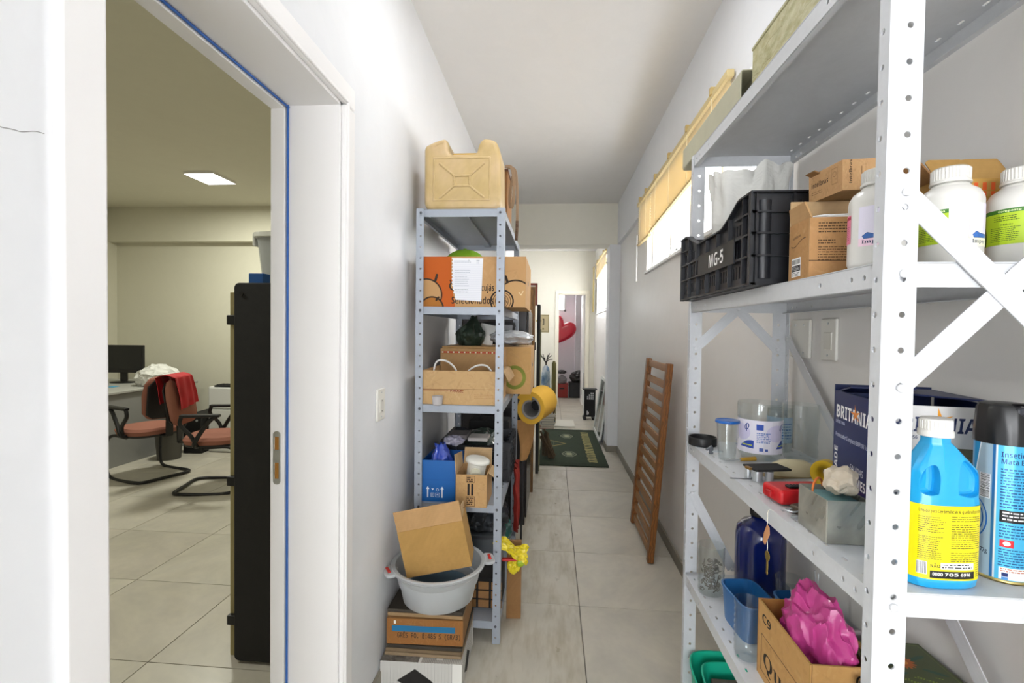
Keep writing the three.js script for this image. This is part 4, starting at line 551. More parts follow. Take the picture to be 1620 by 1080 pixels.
// ---------- white rack, fourth shelf ----------
const S4 = 0.6035;
{
  const t = clearJar('hardware_jar', 'ribbed clear jar filled with metal hardware', [0.486, S4, -1.49], [[0.0005, 0.002], [0.03, 0.001], [0.037, 0.006], [0.038, 0.02], [0.0365, 0.028], [0.038, 0.04], [0.0365, 0.052], [0.038, 0.064], [0.0365, 0.076], [0.038, 0.09], [0.0365, 0.102], [0.038, 0.114], [0.038, 0.148]]);
  const bits = []; for (let i = 0; i < 90; i++) { const a = rr(0, 2 * PI), q = Math.sqrt(rnd()) * 0.03, y = rr(0.008, 0.1); bits.push(i % 3 ? new THREE.TorusGeometry(rr(0.003, 0.006), 0.0013, 6, 10).rotateX(rr(0, 3)).rotateY(rr(0, 3)).translate(Math.cos(a) * q, y, Math.sin(a) * q) : cyl(0.0018, 0.0018, rr(0.012, 0.025), Math.cos(a) * q * 0.7, y, Math.sin(a) * q * 0.7, rr(0, 3), 0, rr(0, 3), 6)); }
  const s = mesh('hardware', bits, S(0x8d8880, 0.35, { metalness: 0.8 }), t, 'loose screws and rings'); s.userData.kind = 'stuff';
  const b = thing('jug', 'big dark blue plastic jug with a black lid on the fourth shelf', 'jug', [0.645, S4, -1.535]);
  mesh('body', lathe([[0.0005, 0], [0.062, 0], [0.07, 0.006], [0.071, 0.02], [0.071, 0.165], [0.066, 0.19], [0.05, 0.207], [0.028, 0.216], [0.027, 0.228], [0.0005, 0.228]], 48), PH(0x0b1a5c, 0.12, { clearcoat: 0.6 }), b);
  mesh('lid', lathe([[0.0005, 0.228], [0.03, 0.226], [0.031, 0.228], [0.031, 0.248], [0.029, 0.25], [0.0005, 0.25]], 36), T.black, b, 'black screw lid');
  const c = clearJar('plastic_cup', 'small clear cup of screws in front of the dark blue jug', [0.672, S4, -1.405], [[0.0005, 0.001], [0.028, 0.001], [0.03, 0.004], [0.037, 0.1]]); c.userData.category = 'cup';
  const bb = []; for (let i = 0; i < 26; i++) { const a = rr(0, 2 * PI), q = Math.sqrt(rnd()) * 0.018; bb.push(cyl(0.0015, 0.0015, rr(0.015, 0.03), Math.cos(a) * q, rr(0.012, 0.04), Math.sin(a) * q, rr(0, 3), 0, rr(0, 3), 6)); }
  mesh('screws', bb, T.alu, c).userData.kind = 'stuff';
}
const bluePl = PH(0x2a72b4, 0.38, { transmission: 0.25, thickness: 0 });
function tub(label, pos, w, h, d, mat, turn, group, name = 'plastic_tub') { // rounded open tub with a rim
  const t = thing(name, label, 'tub', pos, turn, group), n = 5, a = w / 2, b = d / 2;
  const out = [[0, a * 0.86, b * 0.86, n], [0.004, a * 0.88, b * 0.88, n], [h - 0.004, a * 0.99, b * 0.99, n], [h, a, b, n], [h + 0.0005, a - 0.0022, b - 0.0022, n], [0.006, a * 0.88 - 0.0022, b * 0.88 - 0.0022, n]];
  mesh('wall', loft(out, { seg: 56 }), mat, t); mesh('rim', loft([[h - 0.005, a, b, n], [h - 0.004, a + 0.002, b + 0.002, n], [h, a + 0.002, b + 0.002, n], [h + 0.001, a, b, n]], { seg: 56, cap: false }), mat, t); return t;
}
{
  tub('blue plastic tub of bolts beside the ribbed water bottle', [0.528, S4, -1.318], 0.095, 0.095, 0.15, bluePl, 0.1);
  tub('blue plastic tub holding long screwdrivers by the rack back', [0.655, S4, -1.29], 0.11, 0.09, 0.13, bluePl, 0.05);
  for (let i = 0; i < 5; i++) single('bolt', 'thick steel bolt lying in the blue tub', 'bolt', merge([cyl(0.004, 0.004, 0.06, 0, 0, 0), cyl(0.008, 0.008, 0.006, 0, 0.03, 0, 0, 0, 0, 6)]).rotateX(rr(0.9, 1.3)).rotateY(rr(0, 0.6)), T.alu, [0.515 + 0.007 * i, S4 + 0.03 + 0.009 * i, -1.33 + 0.012 * i], 'bolts in the blue tub');
  for (let i = 0; i < 6; i++) single('steel_rod', 'thin steel rod leaning in the blue tub by the rack back', 'rod', rod([0, 0, 0], [rr(-0.02, 0.03), 0.11 + 0.012 * i, rr(-0.03, -0.01)], 0.0022, 8), T.alu, [0.62 + 0.014 * i, S4 + 0.008, -1.28], 'steel rods in the blue tub');
  clearJar('water_bottle', 'ribbed clear water bottle cut open, beside the brown carton', [0.48, S4, -1.2], [[0.0005, 0.006], [0.012, 0.004], [0.022, 0.001], [0.029, 0.006], [0.031, 0.02], ...Array.from({ length: 14 }, (_, i) => [i % 2 ? 0.031 : 0.0295, 0.03 + i * 0.0075]), [0.032, 0.14]]).userData.category = 'bottle';
}
{ // carton marked C9 with the pink bag
  const W = 0.135, Hh = 0.17, Dp = 0.228, a = 0, t = thing('open_carton', 'open brown carton printed C9 holding a pink plastic bag', 'box', [0.5525, S4, -1.043], a);
  const front = printed(canvas(512, 560, (x, w, h) => { paperGround(x, w, h, '#b88c52', 9); text(x, 'C9', 300, 120, 100, { color: '#1c130a' }); x.strokeStyle = '#33220f'; x.lineWidth = 4; x.beginPath(); x.moveTo(12, 0); x.lineTo(12, h); x.stroke(); scribble(x, 60, 220, 320, 14, 6, '#4c351c', 36, 4); }));
  const side = printed(canvas(512, 560, (x, w, h) => { paperGround(x, w, h, '#bc9057', 10); text(x, 'C9', 40, 130, 90, { color: '#1c130a' }); x.strokeStyle = '#33220f'; x.lineWidth = 5; x.strokeRect(40, 230, 430, 270); text(x, 'Quero', 60, 440, 150, { color: '#1c130a', font: 'serif', sx: 1.0 }); }));
  const inn = printed(canvas(512, 512, (x, w, h) => { paperGround(x, w, h, '#a57337', 11); text(x, '● c9', 60, 120, 60, { color: '#3a2712' }); scribble(x, 280, 80, 200, 40, 1, '#4a3218', 50, 5); }));
  openCarton(t, W, Hh, Dp, T.cardYellow, { front, side, inner: inn });
  const m = PH(0xd94a9c, 0.36, { clearcoat: 0.2, transmission: 0.25, thickness: 0 });
  const b = thing('plastic_bag', 'crumpled bright pink plastic bag bulging out of the C9 carton', 'plastic bag', [0.553, S4 + 0.006, -1.04], 0);
  const g = crumple(0.05, 0.108, 0.088, 0.24, 1.35, 23.7, 5);
  mesh('film', g, m, b);
}
{
  tub('milky plastic tub beside the C9 carton, under the green floral folder', [0.674, S4, -0.99], 0.094, 0.155, 0.17, PH(0xd3c9ca, 0.45, { transmission: 0.3, thickness: 0 }), 0.0);
  const k = thing('knife', 'black handled knife stuck between the C9 carton and the milky tub', 'knife', [0.585, S4 + 0.002, -0.9], 0); mesh('handle', rbox(0.022, 0.1, 0.014, 0.005, 0, 0.115, 0), T.black, k); mesh('blade', box(0.018, 0.07, 0.0015, 0, 0.036, 0), T.alu, k); mesh('rivet', cyl(0.003, 0.003, 0.0155, 0, 0.12, 0, PI / 2, 0, 0, 10), T.alu, k); k.rotation.z = 0.12;
  const tin = thing('floral_folder', 'dark green folder with an orange flower lying on the milky tub', 'folder', [0.672, S4 + 0.158, -0.962], 0);
  const lid = printed(canvas(512, 512, (x, w, h) => { x.fillStyle = '#46502f'; x.fillRect(0, 0, w, h); x.strokeStyle = '#66733c'; x.lineWidth = 6; x.strokeRect(24, 24, w - 48, h - 48); x.fillStyle = '#1d4a3c'; for (const [a, b, r] of [[130, 250, 0.4], [380, 180, -0.4], [150, 360, -0.2], [400, 330, 0.5]]) { x.beginPath(); x.ellipse(a, b, 70, 16, r, 0, 7); x.fill(); } for (let i = 0; i < 14; i++) { x.fillStyle = '#b65f2a'; const A = i / 14 * 2 * PI; x.beginPath(); x.ellipse(260 + Math.cos(A) * 46, 230 + Math.sin(A) * 46, 30, 11, A, 0, 7); x.fill(); } x.fillStyle = '#d8903a'; x.beginPath(); x.arc(260, 230, 28, 0, 7); x.fill(); x.fillStyle = '#93a83c'; for (let i = 0; i < 40; i++) x.fillRect(120 + (i * 53) % 280, 380 + (i * 31) % 80, 12, 6); }), 0.4);
  const gm = S(0x59613f, 0.4);
  mesh('cover', new THREE.BoxGeometry(0.142, 0.004, 0.135).translate(0, 0.002, 0), [gm, gm, lid, gm, gm, gm], tin); mesh('flap', ext(rrect(0.142, 0.05, 0.008, 0, -0.025), 0.003).rotateX(0.0).translate(0, 0.004, 0.0676), gm, tin);
  const bc2 = thing('carton', 'plain brown carton on the fourth shelf in front of the milky tub', 'box', [0.655, S4, -0.795]); mesh('tape', box(0.04, 0.0008, 0.131, 0, 0.1606, 0), S(0xc9a36a, 0.3), mesh('body', metres(rbox(0.15, 0.16, 0.13, 0.002, 0, 0.08, 0), 1.5), T.cardDark, bc2));
}
{ // nested teal baskets on the lowest shelf
  const m = PH(0x19b894, 0.38);
  tub('teal plastic basket holding a second one on the lowest shelf', [0.575, RS[4] + 0.0005, -1.36], 0.27, 0.25, 0.5, m, 0, null, 'laundry_basket');
  tub('smaller teal plastic basket nested inside the larger basket', [0.578, RS[4] + 0.0105, -1.355], 0.22, 0.232, 0.43, m, 0, null, 'laundry_basket');
  single('cardboard_sheet', 'dusty grey brown board lying over the nested teal baskets', 'board', metres(rbox(0.15, 0.2, 0.34, 0.004, 0, 0.1, 0), 2), S(0x6b655c, 0.85, { map: tileMap }), [0.578, RS[4] + 0.02, -1.355]);
}
// ---------- grey rack, top shelf ----------
{
  const t = thing('jerrycan', 'large yellowed plastic jerrycan with an embossed cross', 'jerrycan', [-0.408, LS[0] + 0.001, -2.235]);
  const m = PH(0xcfba90, 0.42, { map: data(256, (u, v) => { const n = tileN(u, v, 4, 4, 8), q = tileN(u, v, 20, 3, 2); const k = 0.93 + 0.12 * n + 0.05 * q; return [Math.min(1, k * 1.03), k * 0.99, k * (0.9 + 0.18 * n)]; }, true), transmission: 0.12, thickness: 0 });
  const s = new THREE.Shape(), w = 0.172, h = 0.318; s.moveTo(-w + 0.045, 0); s.lineTo(w - 0.04, 0); s.quadraticCurveTo(w, 0, w + 0.002, 0.04); s.lineTo(w - 0.002, 0.225); s.quadraticCurveTo(w - 0.004, 0.27, w - 0.022, 0.3); s.quadraticCurveTo(w - 0.035, h - 0.004, w - 0.07, h - 0.002); s.quadraticCurveTo(0.075, h - 0.002, 0.066, 0.27); s.quadraticCurveTo(0.062, 0.25, 0.05, 0.25); s.lineTo(-0.045, 0.25); s.quadraticCurveTo(-0.058, 0.25, -0.06, 0.27); s.quadraticCurveTo(-0.064, h, -0.085, h); s.quadraticCurveTo(-0.115, h - 0.003, -w + 0.012, 0.292); s.quadraticCurveTo(-w - 0.002, 0.285, -w - 0.001, 0.26); s.lineTo(-w, 0.045); s.quadraticCurveTo(-w, 0, -w + 0.045, 0);
  const jb = mesh('body', metres(ext(s, 0.2, 0.022, 5, 16).translate(0, 0, -0.1), 2), m, t);
  mesh('handle', rbox(0.13, 0.02, 0.034, 0.009, 0.003, 0.273, 0, 0, 0, 0, 4), PH(0xbf9a4a, 0.4), t, 'darker moulded carrying handle');
  const rib = (a, b) => { const g = new THREE.CapsuleGeometry(0.006, Math.hypot(b[0] - a[0], b[1] - a[1]), 4, 8); g.rotateZ(Math.atan2(b[1] - a[1], b[0] - a[0]) - PI / 2); return g.translate((a[0] + b[0]) / 2, (a[1] + b[1]) / 2, 0.1).scale(1, 1, 1); };
  const c = [[-0.036, 0.108], [0.033, 0.108], [0.033, 0.152], [-0.036, 0.152]], o = [[-0.1, 0.055], [0.095, 0.058], [0.096, 0.205], [-0.1, 0.205]];
  const ribs = c.map((p, i) => rib(p, c[(i + 1) % 4])).concat(c.map((p, i) => rib(p, o[i])));
  mesh('embossed_cross', ribs.map((g) => g.translate(0, 0, -0.0018)), m, jb);
  const fr = [[-0.128, 0.045], [0.122, 0.045], [0.122, 0.23], [-0.128, 0.23]]; mesh('embossed_border', fr.map((p, i) => { const q = fr[(i + 1) % 4]; return rib(p, q).scale(1, 1, 1).translate(0, 0, -0.0035); }), m, jb);
  const b = thing('wooden_box', 'brown wooden box behind the yellowed jerrycan', 'box', [-0.42, LS[0] + 0.001, -2.62]);
  mesh('body', metres(rbox(0.36, 0.285, 0.26, 0.004, 0, 0.1425, 0), 2), S(0xa8722c, 0.6, { map: woodMap }), b); mesh('lid', metres(rbox(0.366, 0.012, 0.266, 0.003, 0, 0.291, 0), 2), T.woodDark, b);
  const strap = thing('strap', 'faded brown strap looped over the wooden box on the grey rack', 'strap', [-0.222, 1.915, -2.46]);
  const band = (pts, wd) => { const c = new THREE.CatmullRomCurve3(pts.map((p) => V(...p))); const sh = rrect(0.004, wd, 0.0018); return new THREE.ExtrudeGeometry(sh, { steps: 50, extrudePath: c }); };
  mesh('loop', [band([[-0.03, 0.298, 0.0], [0.0, 0.296, 0.0], [0.014, 0.25, 0.004], [0.018, 0.17, 0.01], [0.014, 0.11, 0.012], [0.006, 0.085, 0.01], [-0.002, 0.11, 0.006], [0.001, 0.19, 0.0], [0.01, 0.255, -0.01]], 0.016), band([[-0.02, 0.302, -0.02], [0.016, 0.29, -0.02], [0.03, 0.22, -0.02], [0.034, 0.12, -0.02], [0.034, 0.03, -0.02]], 0.014)], S(0x8d7358, 0.8), strap);
  mesh('tail', [band([[0.034, 0.03, -0.02], [0.033, -0.02, -0.02], [0.03, -0.07, -0.02]], 0.016), ...Array.from({ length: 5 }, (_, i) => rbox(0.007, 0.006, 0.017, 0.002, 0.033, 0.012 - i * 0.018, -0.02))], S(0x5f4632, 0.8), strap, 'dark spotted strap end');
}
// ---------- grey rack, second shelf: fruit carton ----------
{
  const W = 0.463, Hh = 0.222, Dp = 0.47, t = thing('fruit_carton', 'wide fruit carton printed with black outlined fruit and an orange panel', 'box', [-0.3515, LS[1] + 0.001, -2.13 - Dp / 2]);
  const front = printed(canvas(1536, 736, (x, w, h) => {
    paperGround(x, w, h, '#bb9160', 12, 0.05); x.fillStyle = '#b8560c'; x.beginPath(); x.moveTo(0, 0); x.lineTo(440, 0); x.quadraticCurveTo(420, 300, 500, h); x.lineTo(0, h); x.fill();
    const st = '#2a1c10'; const fruit = (cx, cy, r, fill) => { x.fillStyle = fill; x.strokeStyle = st; x.lineWidth = 22; x.beginPath(); x.ellipse(cx, cy, r, r * 0.98, 0, 0, 7); x.fill(); x.stroke(); };
    fruit(60, 560, 235, '#bb9160'); x.lineWidth = 36; x.lineCap = 'round'; x.strokeStyle = st; x.beginPath(); x.moveTo(200, 350); x.lineTo(222, 270); x.stroke(); fruit(150, 760, 170, '#a86a22'); x.lineWidth = 30; x.beginPath(); x.moveTo(215, 640); x.lineTo(250, 600); x.stroke();
    fruit(480, 430, 62, '#bb9160'); x.lineWidth = 16; x.beginPath(); x.moveTo(440, 380); x.lineTo(420, 350); x.stroke();
    fruit(1390, 590, 250, '#bf9664'); x.lineWidth = 38; x.beginPath(); x.moveTo(1270, 370); x.lineTo(1240, 290); x.stroke(); fruit(1190, 650, 165, '#bb9160'); x.lineWidth = 8; for (const r of [130, 95]) { x.beginPath(); x.ellipse(1190, 650, r, r, 0, 0, 7); x.stroke(); } for (let i = 0; i < 26; i++) { const A = i * 2.4, q = 18 + i * 2.6; x.beginPath(); x.arc(1190 + Math.cos(A) * q, 650 + Math.sin(A) * q, 9, 0, 7); x.stroke(); }
    text(x, 'maracujás', 690, 500, 128, { color: st, sx: 0.6 }); text(x, 'Selecionados', 440, 690, 140, { color: st, sx: 0.72 });
    x.strokeStyle = '#e8d9b0'; x.lineWidth = 8; x.beginPath(); x.moveTo(1440, 520); x.lineTo(1470, 560); x.lineTo(1500, 500); x.stroke();
  }));
  const side = printed(canvas(512, 512, (x, w, h) => { paperGround(x, w, h, '#c8925a', 13); }));
  openCarton(t, W, Hh, Dp, T.card, { front });
  mesh('hand_hole', ext(rrect(0.05, 0.02, 0.009), 0.0006).rotateY(PI / 2).translate(W / 2 + 0.0002, Hh * 0.55, 0.02), T.black, t, 'oval hand hole');
  const p = thing('paper_note', 'torn notebook sheet with handwriting on the front of the fruit carton', 'paper', [-0.378, LS[1] + 0.12, -2.1285]);
  const sheetMap = canvas(512, 700, (x, w, h) => { x.fillStyle = '#e4e5ea'; x.fillRect(0, 0, w, h); x.strokeStyle = '#a9b0c4'; x.lineWidth = 2; for (let i = 0; i < 20; i++) { x.beginPath(); x.moveTo(20, 100 + i * 30); x.lineTo(w, 100 + i * 30); x.stroke(); } scribble(x, 50, 190, 260, 7, 8, '#9098a8', 36, 3); scribble(x, 50, 505, 270, 12, 2, '#3d5a66', 34, 5); text(x, 'TT', 400, 90, 80, { color: '#3a4654', weight: 'normal', sx: 0.6 }); scribble(x, 40, 40, 300, 7, 2, '#8890a0', 20, 7); });
  const sh = new THREE.Shape(); sh.moveTo(0.069, 0.095); sh.lineTo(-0.068, 0.096); for (let i = 0; i < 22; i++) { const y = 0.094 - i * 0.0075; sh.lineTo(-0.072 + (i % 2 ? 0.005 : 0) + (i > 15 ? (i - 15) * 0.0018 : 0), y); sh.lineTo(-0.068 + (i > 15 ? (i - 15) * 0.0018 : 0), y - 0.0035); } sh.lineTo(-0.052, -0.088); sh.lineTo(0.062, -0.095); sh.closePath();
  const pg = ext(sh, 0.0006); const pa = pg.attributes.position, uv = pg.attributes.uv; for (let i = 0; i < pa.count; i++) uv.setXY(i, (pa.getX(i) + 0.072) / 0.142, (pa.getY(i) + 0.095) / 0.19);
  mesh('sheet', pg, printed(sheetMap, 0.8), p); mesh('pin', cyl(0.0035, 0.0035, 0.004, 0.005, 0.085, 0.003, PI / 2, 0, 0, 12), T.alu, p);
  single('cap', 'bright green cap with a top button showing above the fruit carton', 'cap', (() => { const g = new THREE.SphereGeometry(0.1, 40, 18, 0, 2 * PI, 0, PI / 2); const q = g.attributes.position; for (let i = 0; i < q.count; i++) { const a = Math.atan2(q.getZ(i), q.getX(i)); const k = 1 + 0.03 * Math.cos(a * 6); q.setXYZ(i, q.getX(i) * k * 0.95, q.getY(i) * 0.62, q.getZ(i) * k * 0.9); } g.computeVertexNormals(); return merge([g, cyl(0.092, 0.092, 0.228, 0, -0.114, 0), cyl(0.008, 0.008, 0.006, 0, 0.063, 0)]); })().translate(0, 0.228, 0), S(0x7fae1f, 0.7), [-0.44, LS[1] + 0.008, -2.4]);
}
// ---------- grey rack, third shelf ----------
{
  const t = thing('open_carton', 'long open brown carton with a taped fold and loose white cables', 'box', [-0.405, LS[2] + 0.001, -2.3]), W = 0.345, Hh = 0.15, Dp = 0.36;
  const front = printed(canvas(1024, 448, (x, w, h) => { paperGround(x, w, h, '#bf9c6c', 14); x.strokeStyle = '#6b4720'; x.lineWidth = 5; x.beginPath(); x.moveTo(0, 250); x.lineTo(w, 240); x.stroke(); x.fillStyle = '#a06a38'; x.fillRect(0, 252, 560, 16); x.fillStyle = '#d8c0a8'; for (let i = 0; i < 28; i++) x.fillRect(10 + i * 18, 256, 10, 6); text(x, 'FRÁGIL', 380, 285, 46, { color: '#7a3324', sx: 1.1 }); x.globalAlpha = 0.5; scribble(x, 700, 310, 280, 8, 3, '#8d5c2c', 22, 4); x.globalAlpha = 1; }));
  openCarton(t, W, Hh, Dp, T.card, { front, backUp: 0.085 });
  mesh('flap', metres(sheet((u, v) => [W / 2 - 0.002 + v * 0.045, Hh - 0.001 - v * 0.05 + 0.02 * Math.sin(v * 3), -Dp / 2 + 0.02 + u * (Dp - 0.05)], 6, 8, 0.003), 1.5), T.cardInner, t);
  mesh('red_tape', box(W * 0.95, 0.014, 0.001, 0.0, Hh + 0.066, -Dp / 2 + 0.0048), printed(canvas(512, 32, (x, w, h) => { x.fillStyle = '#b9824a'; x.fillRect(0, 0, w, h); for (let i = 0; i < 34; i++) { x.fillStyle = i % 3 ? '#c23a3a' : '#e8dccb'; x.fillRect(i * 15, 6, 10, 18); } })), t, 'red printed tape');
  const cw = S(0xe3e2de, 0.4);
  const cable = (label, pts) => single('cable', label, 'cable', tube(pts.map(([a, b, c]) => V(-0.405 + a, LS[2] + b, -2.3 + c)), 0.0045, 70, 8), cw);
  cable('white cable arching over the edge of the taped carton', [[-0.13, 0.02, 0.06], [-0.14, 0.12, 0.1], [-0.12, 0.188, 0.11], [-0.085, 0.19, 0.1], [-0.05, 0.165, 0.09], [-0.02, 0.1, 0.06], [0.02, 0.05, 0.0]]);
  cable('white cable curving across the taped carton beside the rack post', [[-0.02, 0.03, 0.03], [0.02, 0.14, 0.1], [0.07, 0.172, 0.12], [0.11, 0.17, 0.12], [0.135, 0.13, 0.1], [0.14, 0.03, 0.04]]);
  const pad = thing('power_strip', 'grey power strip lying in the taped carton', 'power strip', [-0.39, LS[2] + 0.006, -2.38]); mesh('body', rbox(0.26, 0.05, 0.06, 0.01, 0, 0.0255, 0), S(0x8f9a8a, 0.5), pad); for (let i = 0; i < 4; i++) mesh('socket', cyl(0.017, 0.017, 0.004, -0.09 + i * 0.06, 0.052, 0, 0, 0, 0, 20), T.blackMat, pad);
  single('plastic_cup', 'tiny frosted plastic cup on the front lip of the grey rack', 'cup', lathe([[0.0005, 0], [0.019, 0], [0.021, 0.003], [0.0245, 0.04], [0.0232, 0.04], [0.0195, 0.005], [0.0005, 0.004]], 32), PH(0xd8d3d2, 0.4, { transmission: 0.35, thickness: 0 }), [-0.5, LS[2] + 0.001, -2.0955 + 0.0]);
  const b = thing('carton', 'closed brown carton with a green round stamp behind the taped carton', 'box', [-0.345, LS[2] + 0.001, -2.735]);
  const f2 = printed(canvas(1024, 512, (x, w, h) => { paperGround(x, w, h, '#bd945c', 15); x.strokeStyle = '#7d8430'; x.lineWidth = 40; x.beginPath(); x.arc(840, 330, 110, 0, 7); x.stroke(); }));
  printedBox('body', b, 0.47, 0.245, 0.42, { pz: f2 }, T.card); mesh('hand_hole', ext(rrect(0.045, 0.018, 0.008), 0.0006).rotateY(PI / 2).translate(0.2352, 0.14, -0.02), T.black, b, 'oval hand hole'); mesh('tape', box(0.472, 0.001, 0.05, 0, 0.2455, 0), S(0xc9a36a, 0.3), b);
  const sil = PH(0xc6cace, 0.25, { metalness: 0.25 });
  single('padded_bag', 'silvery plastic bag lying on the carton with the green stamp', 'bag', film(0.12, 0.04, 0.13, 0.16, 31, 9), sil, [-0.225, LS[2] + 0.247, -2.7]);
  single('plastic_bag', 'dark green plastic bag heaped on the carton by the white wall', 'plastic bag', gathered(0.08, 0.085, 0.16, 5, 4.1, 0.2, 0.02), PH(0x2c3a2e, 0.35, { clearcoat: 0.3 }), [-0.465, LS[2] + 0.247, -2.72]);
  const mo = thing('flat_monitor', 'black flat monitor stored upright at the back of the third shelf', 'monitor', [-0.35, LS[2] + 0.001, -2.985]); mesh('screen_glass', rbox(0.21, 0.33, 0.002, 0.0008, 0, 0.2, 0.016), T.blackGloss, mesh('bezel', rbox(0.24, 0.38, 0.03, 0.006, 0, 0.19, 0), T.black, mo));
  single('paper_sheet', 'white folded paper sheet standing beside the dark green bag', 'paper', box(0.09, 0.12, 0.002, 0, 0.06, 0, 0, 0.2, -0.2), S(0xe6e6e2, 0.8), [-0.385, LS[2] + 0.2475, -2.83]);
}
// ---------- grey rack, fourth shelf ----------
{
  const t = thing('blue_carton', 'bright blue carton with white arrow marks', 'box', [-0.4985, LS[3] + 0.001, -2.225]);
  const f = printed(canvas(512, 640, (x, w, h) => { x.fillStyle = '#0f63b0'; x.fillRect(0, 0, w, h); x.fillStyle = '#0c58a0'; x.fillRect(0, 300, w, 5); x.fillStyle = '#e8eef4'; for (const a of [90, 310]) { x.fillRect(a - 10, 440, 20, 140); x.beginPath(); x.moveTo(a - 26, 450); x.lineTo(a, 405); x.lineTo(a + 26, 450); x.fill(); } x.strokeStyle = '#dfe7f0'; x.lineWidth = 6; x.strokeRect(140, 510, 48, 60); x.strokeRect(210, 510, 58, 60); x.beginPath(); x.arc(239, 545, 18, PI, 0); x.fill(); x.beginPath(); x.moveTo(145, 440); x.lineTo(165, 470); x.lineTo(185, 440); x.fill(); x.beginPath(); x.arc(238, 460, 20, 0, 7); x.stroke(); scribble(x, 146, 520, 36, 6, 5, '#dfe7f0', 10, 3); }), 0.45);
  openCarton(t, 0.152, 0.185, 0.2, S(0x0f5fae, 0.45), { front: f });
  single('plastic_bag', 'shiny blue and clear plastic bag spilling out of the bright blue carton', 'plastic bag', gathered(0.05, 0.05, 0.145, 5, 5.1, 0.4, -0.01), PH(0x3a58c8, 0.18, { clearcoat: 0.8, transmission: 0.15, thickness: 0 }), [-0.5, LS[3] + 0.098, -2.205]);
  single('plastic_bag', 'clear lavender plastic film on the bright blue carton', 'plastic bag', film(0.045, 0.022, 0.04, 0.25, 61, 7), PH(0xc8c6d8, 0.15, { clearcoat: 0.8, transmission: 0.4, thickness: 0 }), [-0.455, LS[3] + 0.226, -2.245]);
  const c = thing('open_carton', 'small open brown carton with black tape marks and flared flaps', 'box', [-0.342, LS[3] + 0.001, -2.16]);
  const f2 = printed(canvas(512, 520, (x, w, h) => { paperGround(x, w, h, '#c29a66', 16); x.fillStyle = '#1d1510'; x.save(); x.translate(235, 0); x.fillRect(-40, 140, 36, 190); x.fillRect(22, 140, 36, 190); x.strokeStyle = '#3a2614'; x.lineWidth = 6; x.strokeRect(-62, 20, 140, 100); x.strokeRect(-62, 350, 140, 150); scribble(x, -52, 34, 120, 22, 3, '#4a3018', 30, 4); scribble(x, -52, 365, 120, 22, 4, '#4a3018', 32, 6); x.restore(); }));
  openCarton(c, 0.136, 0.142, 0.18, T.card, { front: f2 });
  mesh('flap', metres(sheet((u, v) => [-0.067 - v * 0.006, 0.142 + v * 0.085 - 0.025 * u * v, 0.085 - u * 0.165], 4, 4, 0.003), 1.5), T.cardLight, c); mesh('flap', metres(sheet((u, v) => [0.069 + v * 0.028, 0.142 - 0.002 - v * 0.02, 0.05 - u * 0.13], 4, 4, 0.003), 1.5), T.cardLight, c); mesh('flap', metres(sheet((u, v) => [-0.066 + u * 0.132, 0.142 + v * 0.07, -0.088 - v * 0.03], 4, 4, 0.003), 1.5), T.cardLight, c);
  const j = thing('plastic_pot', 'white plastic pot with a round window tipped in the small open carton', 'pot', [-0.352, LS[3] + 0.03, -2.165]); j.rotation.z = -0.16; j.rotation.x = 0.06;
  mesh('body', lathe([[0.0005, 0], [0.034, 0], [0.036, 0.004], [0.043, 0.15], [0.0005, 0.15]], 40), S(0xdad8cc, 0.4), j); mesh('lid', lathe([[0.0005, 0.168], [0.04, 0.168], [0.052, 0.164], [0.056, 0.158], [0.055, 0.15], [0.046, 0.146], [0.0005, 0.146]], 40), S(0xe2e0d6, 0.4), j); mesh('dial', merge([cyl(0.021, 0.021, 0.008, 0, 0, 0), new THREE.TorusGeometry(0.021, 0.003, 8, 30).rotateX(PI / 2).translate(0, 0.004, 0)]).rotateX(PI / 2).translate(0.004, 0.115, 0.047), S(0xd2cfb8, 0.45), j);
  crate('black vented plastic crate on the fourth shelf of the grey rack', 0.36, 0.36, 0.2, 0.02, [-0.385, LS[3] + 0.0008, -2.62], 0, null);
  single('plastic_bag', 'translucent dark green bag sagging over the vented crate', 'plastic bag', film(0.12, 0.105, 0.115, 0.2, 71, 8), PH(0x39453d, 0.3, { clearcoat: 0.4 }), [-0.375, LS[3] + 0.012, -2.63]);
  single('flat_part', 'grey flat panel lying across the vented crate by the white wall', 'panel', metres(rbox(0.1, 0.022, 0.13, 0.003, 0, 0.011, 0), 2), S(0x8c8784, 0.6), [-0.48, LS[3] + 0.2075, -2.52]);
  single('flat_part', 'white flat panel lying across the vented crate beside the green bag', 'panel', metres(rbox(0.1, 0.018, 0.11, 0.003, 0, 0.009, 0), 2), S(0xc9c2bd, 0.6), [-0.37, LS[3] + 0.2075, -2.475]);
  const dk = thing('tool_box', 'dark plastic tool box at the back of the fourth shelf', 'tool box', [-0.365, LS[3] + 0.001, -2.9]); mesh('body', rbox(0.24, 0.24, 0.15, 0.012, 0, 0.12, 0), T.blackMat, dk); mesh('handle', tube([[-0.06, 0.24, 0], [-0.05, 0.275, 0], [0.05, 0.275, 0], [0.06, 0.24, 0]], 0.008, 30, 8), T.black, dk);
}
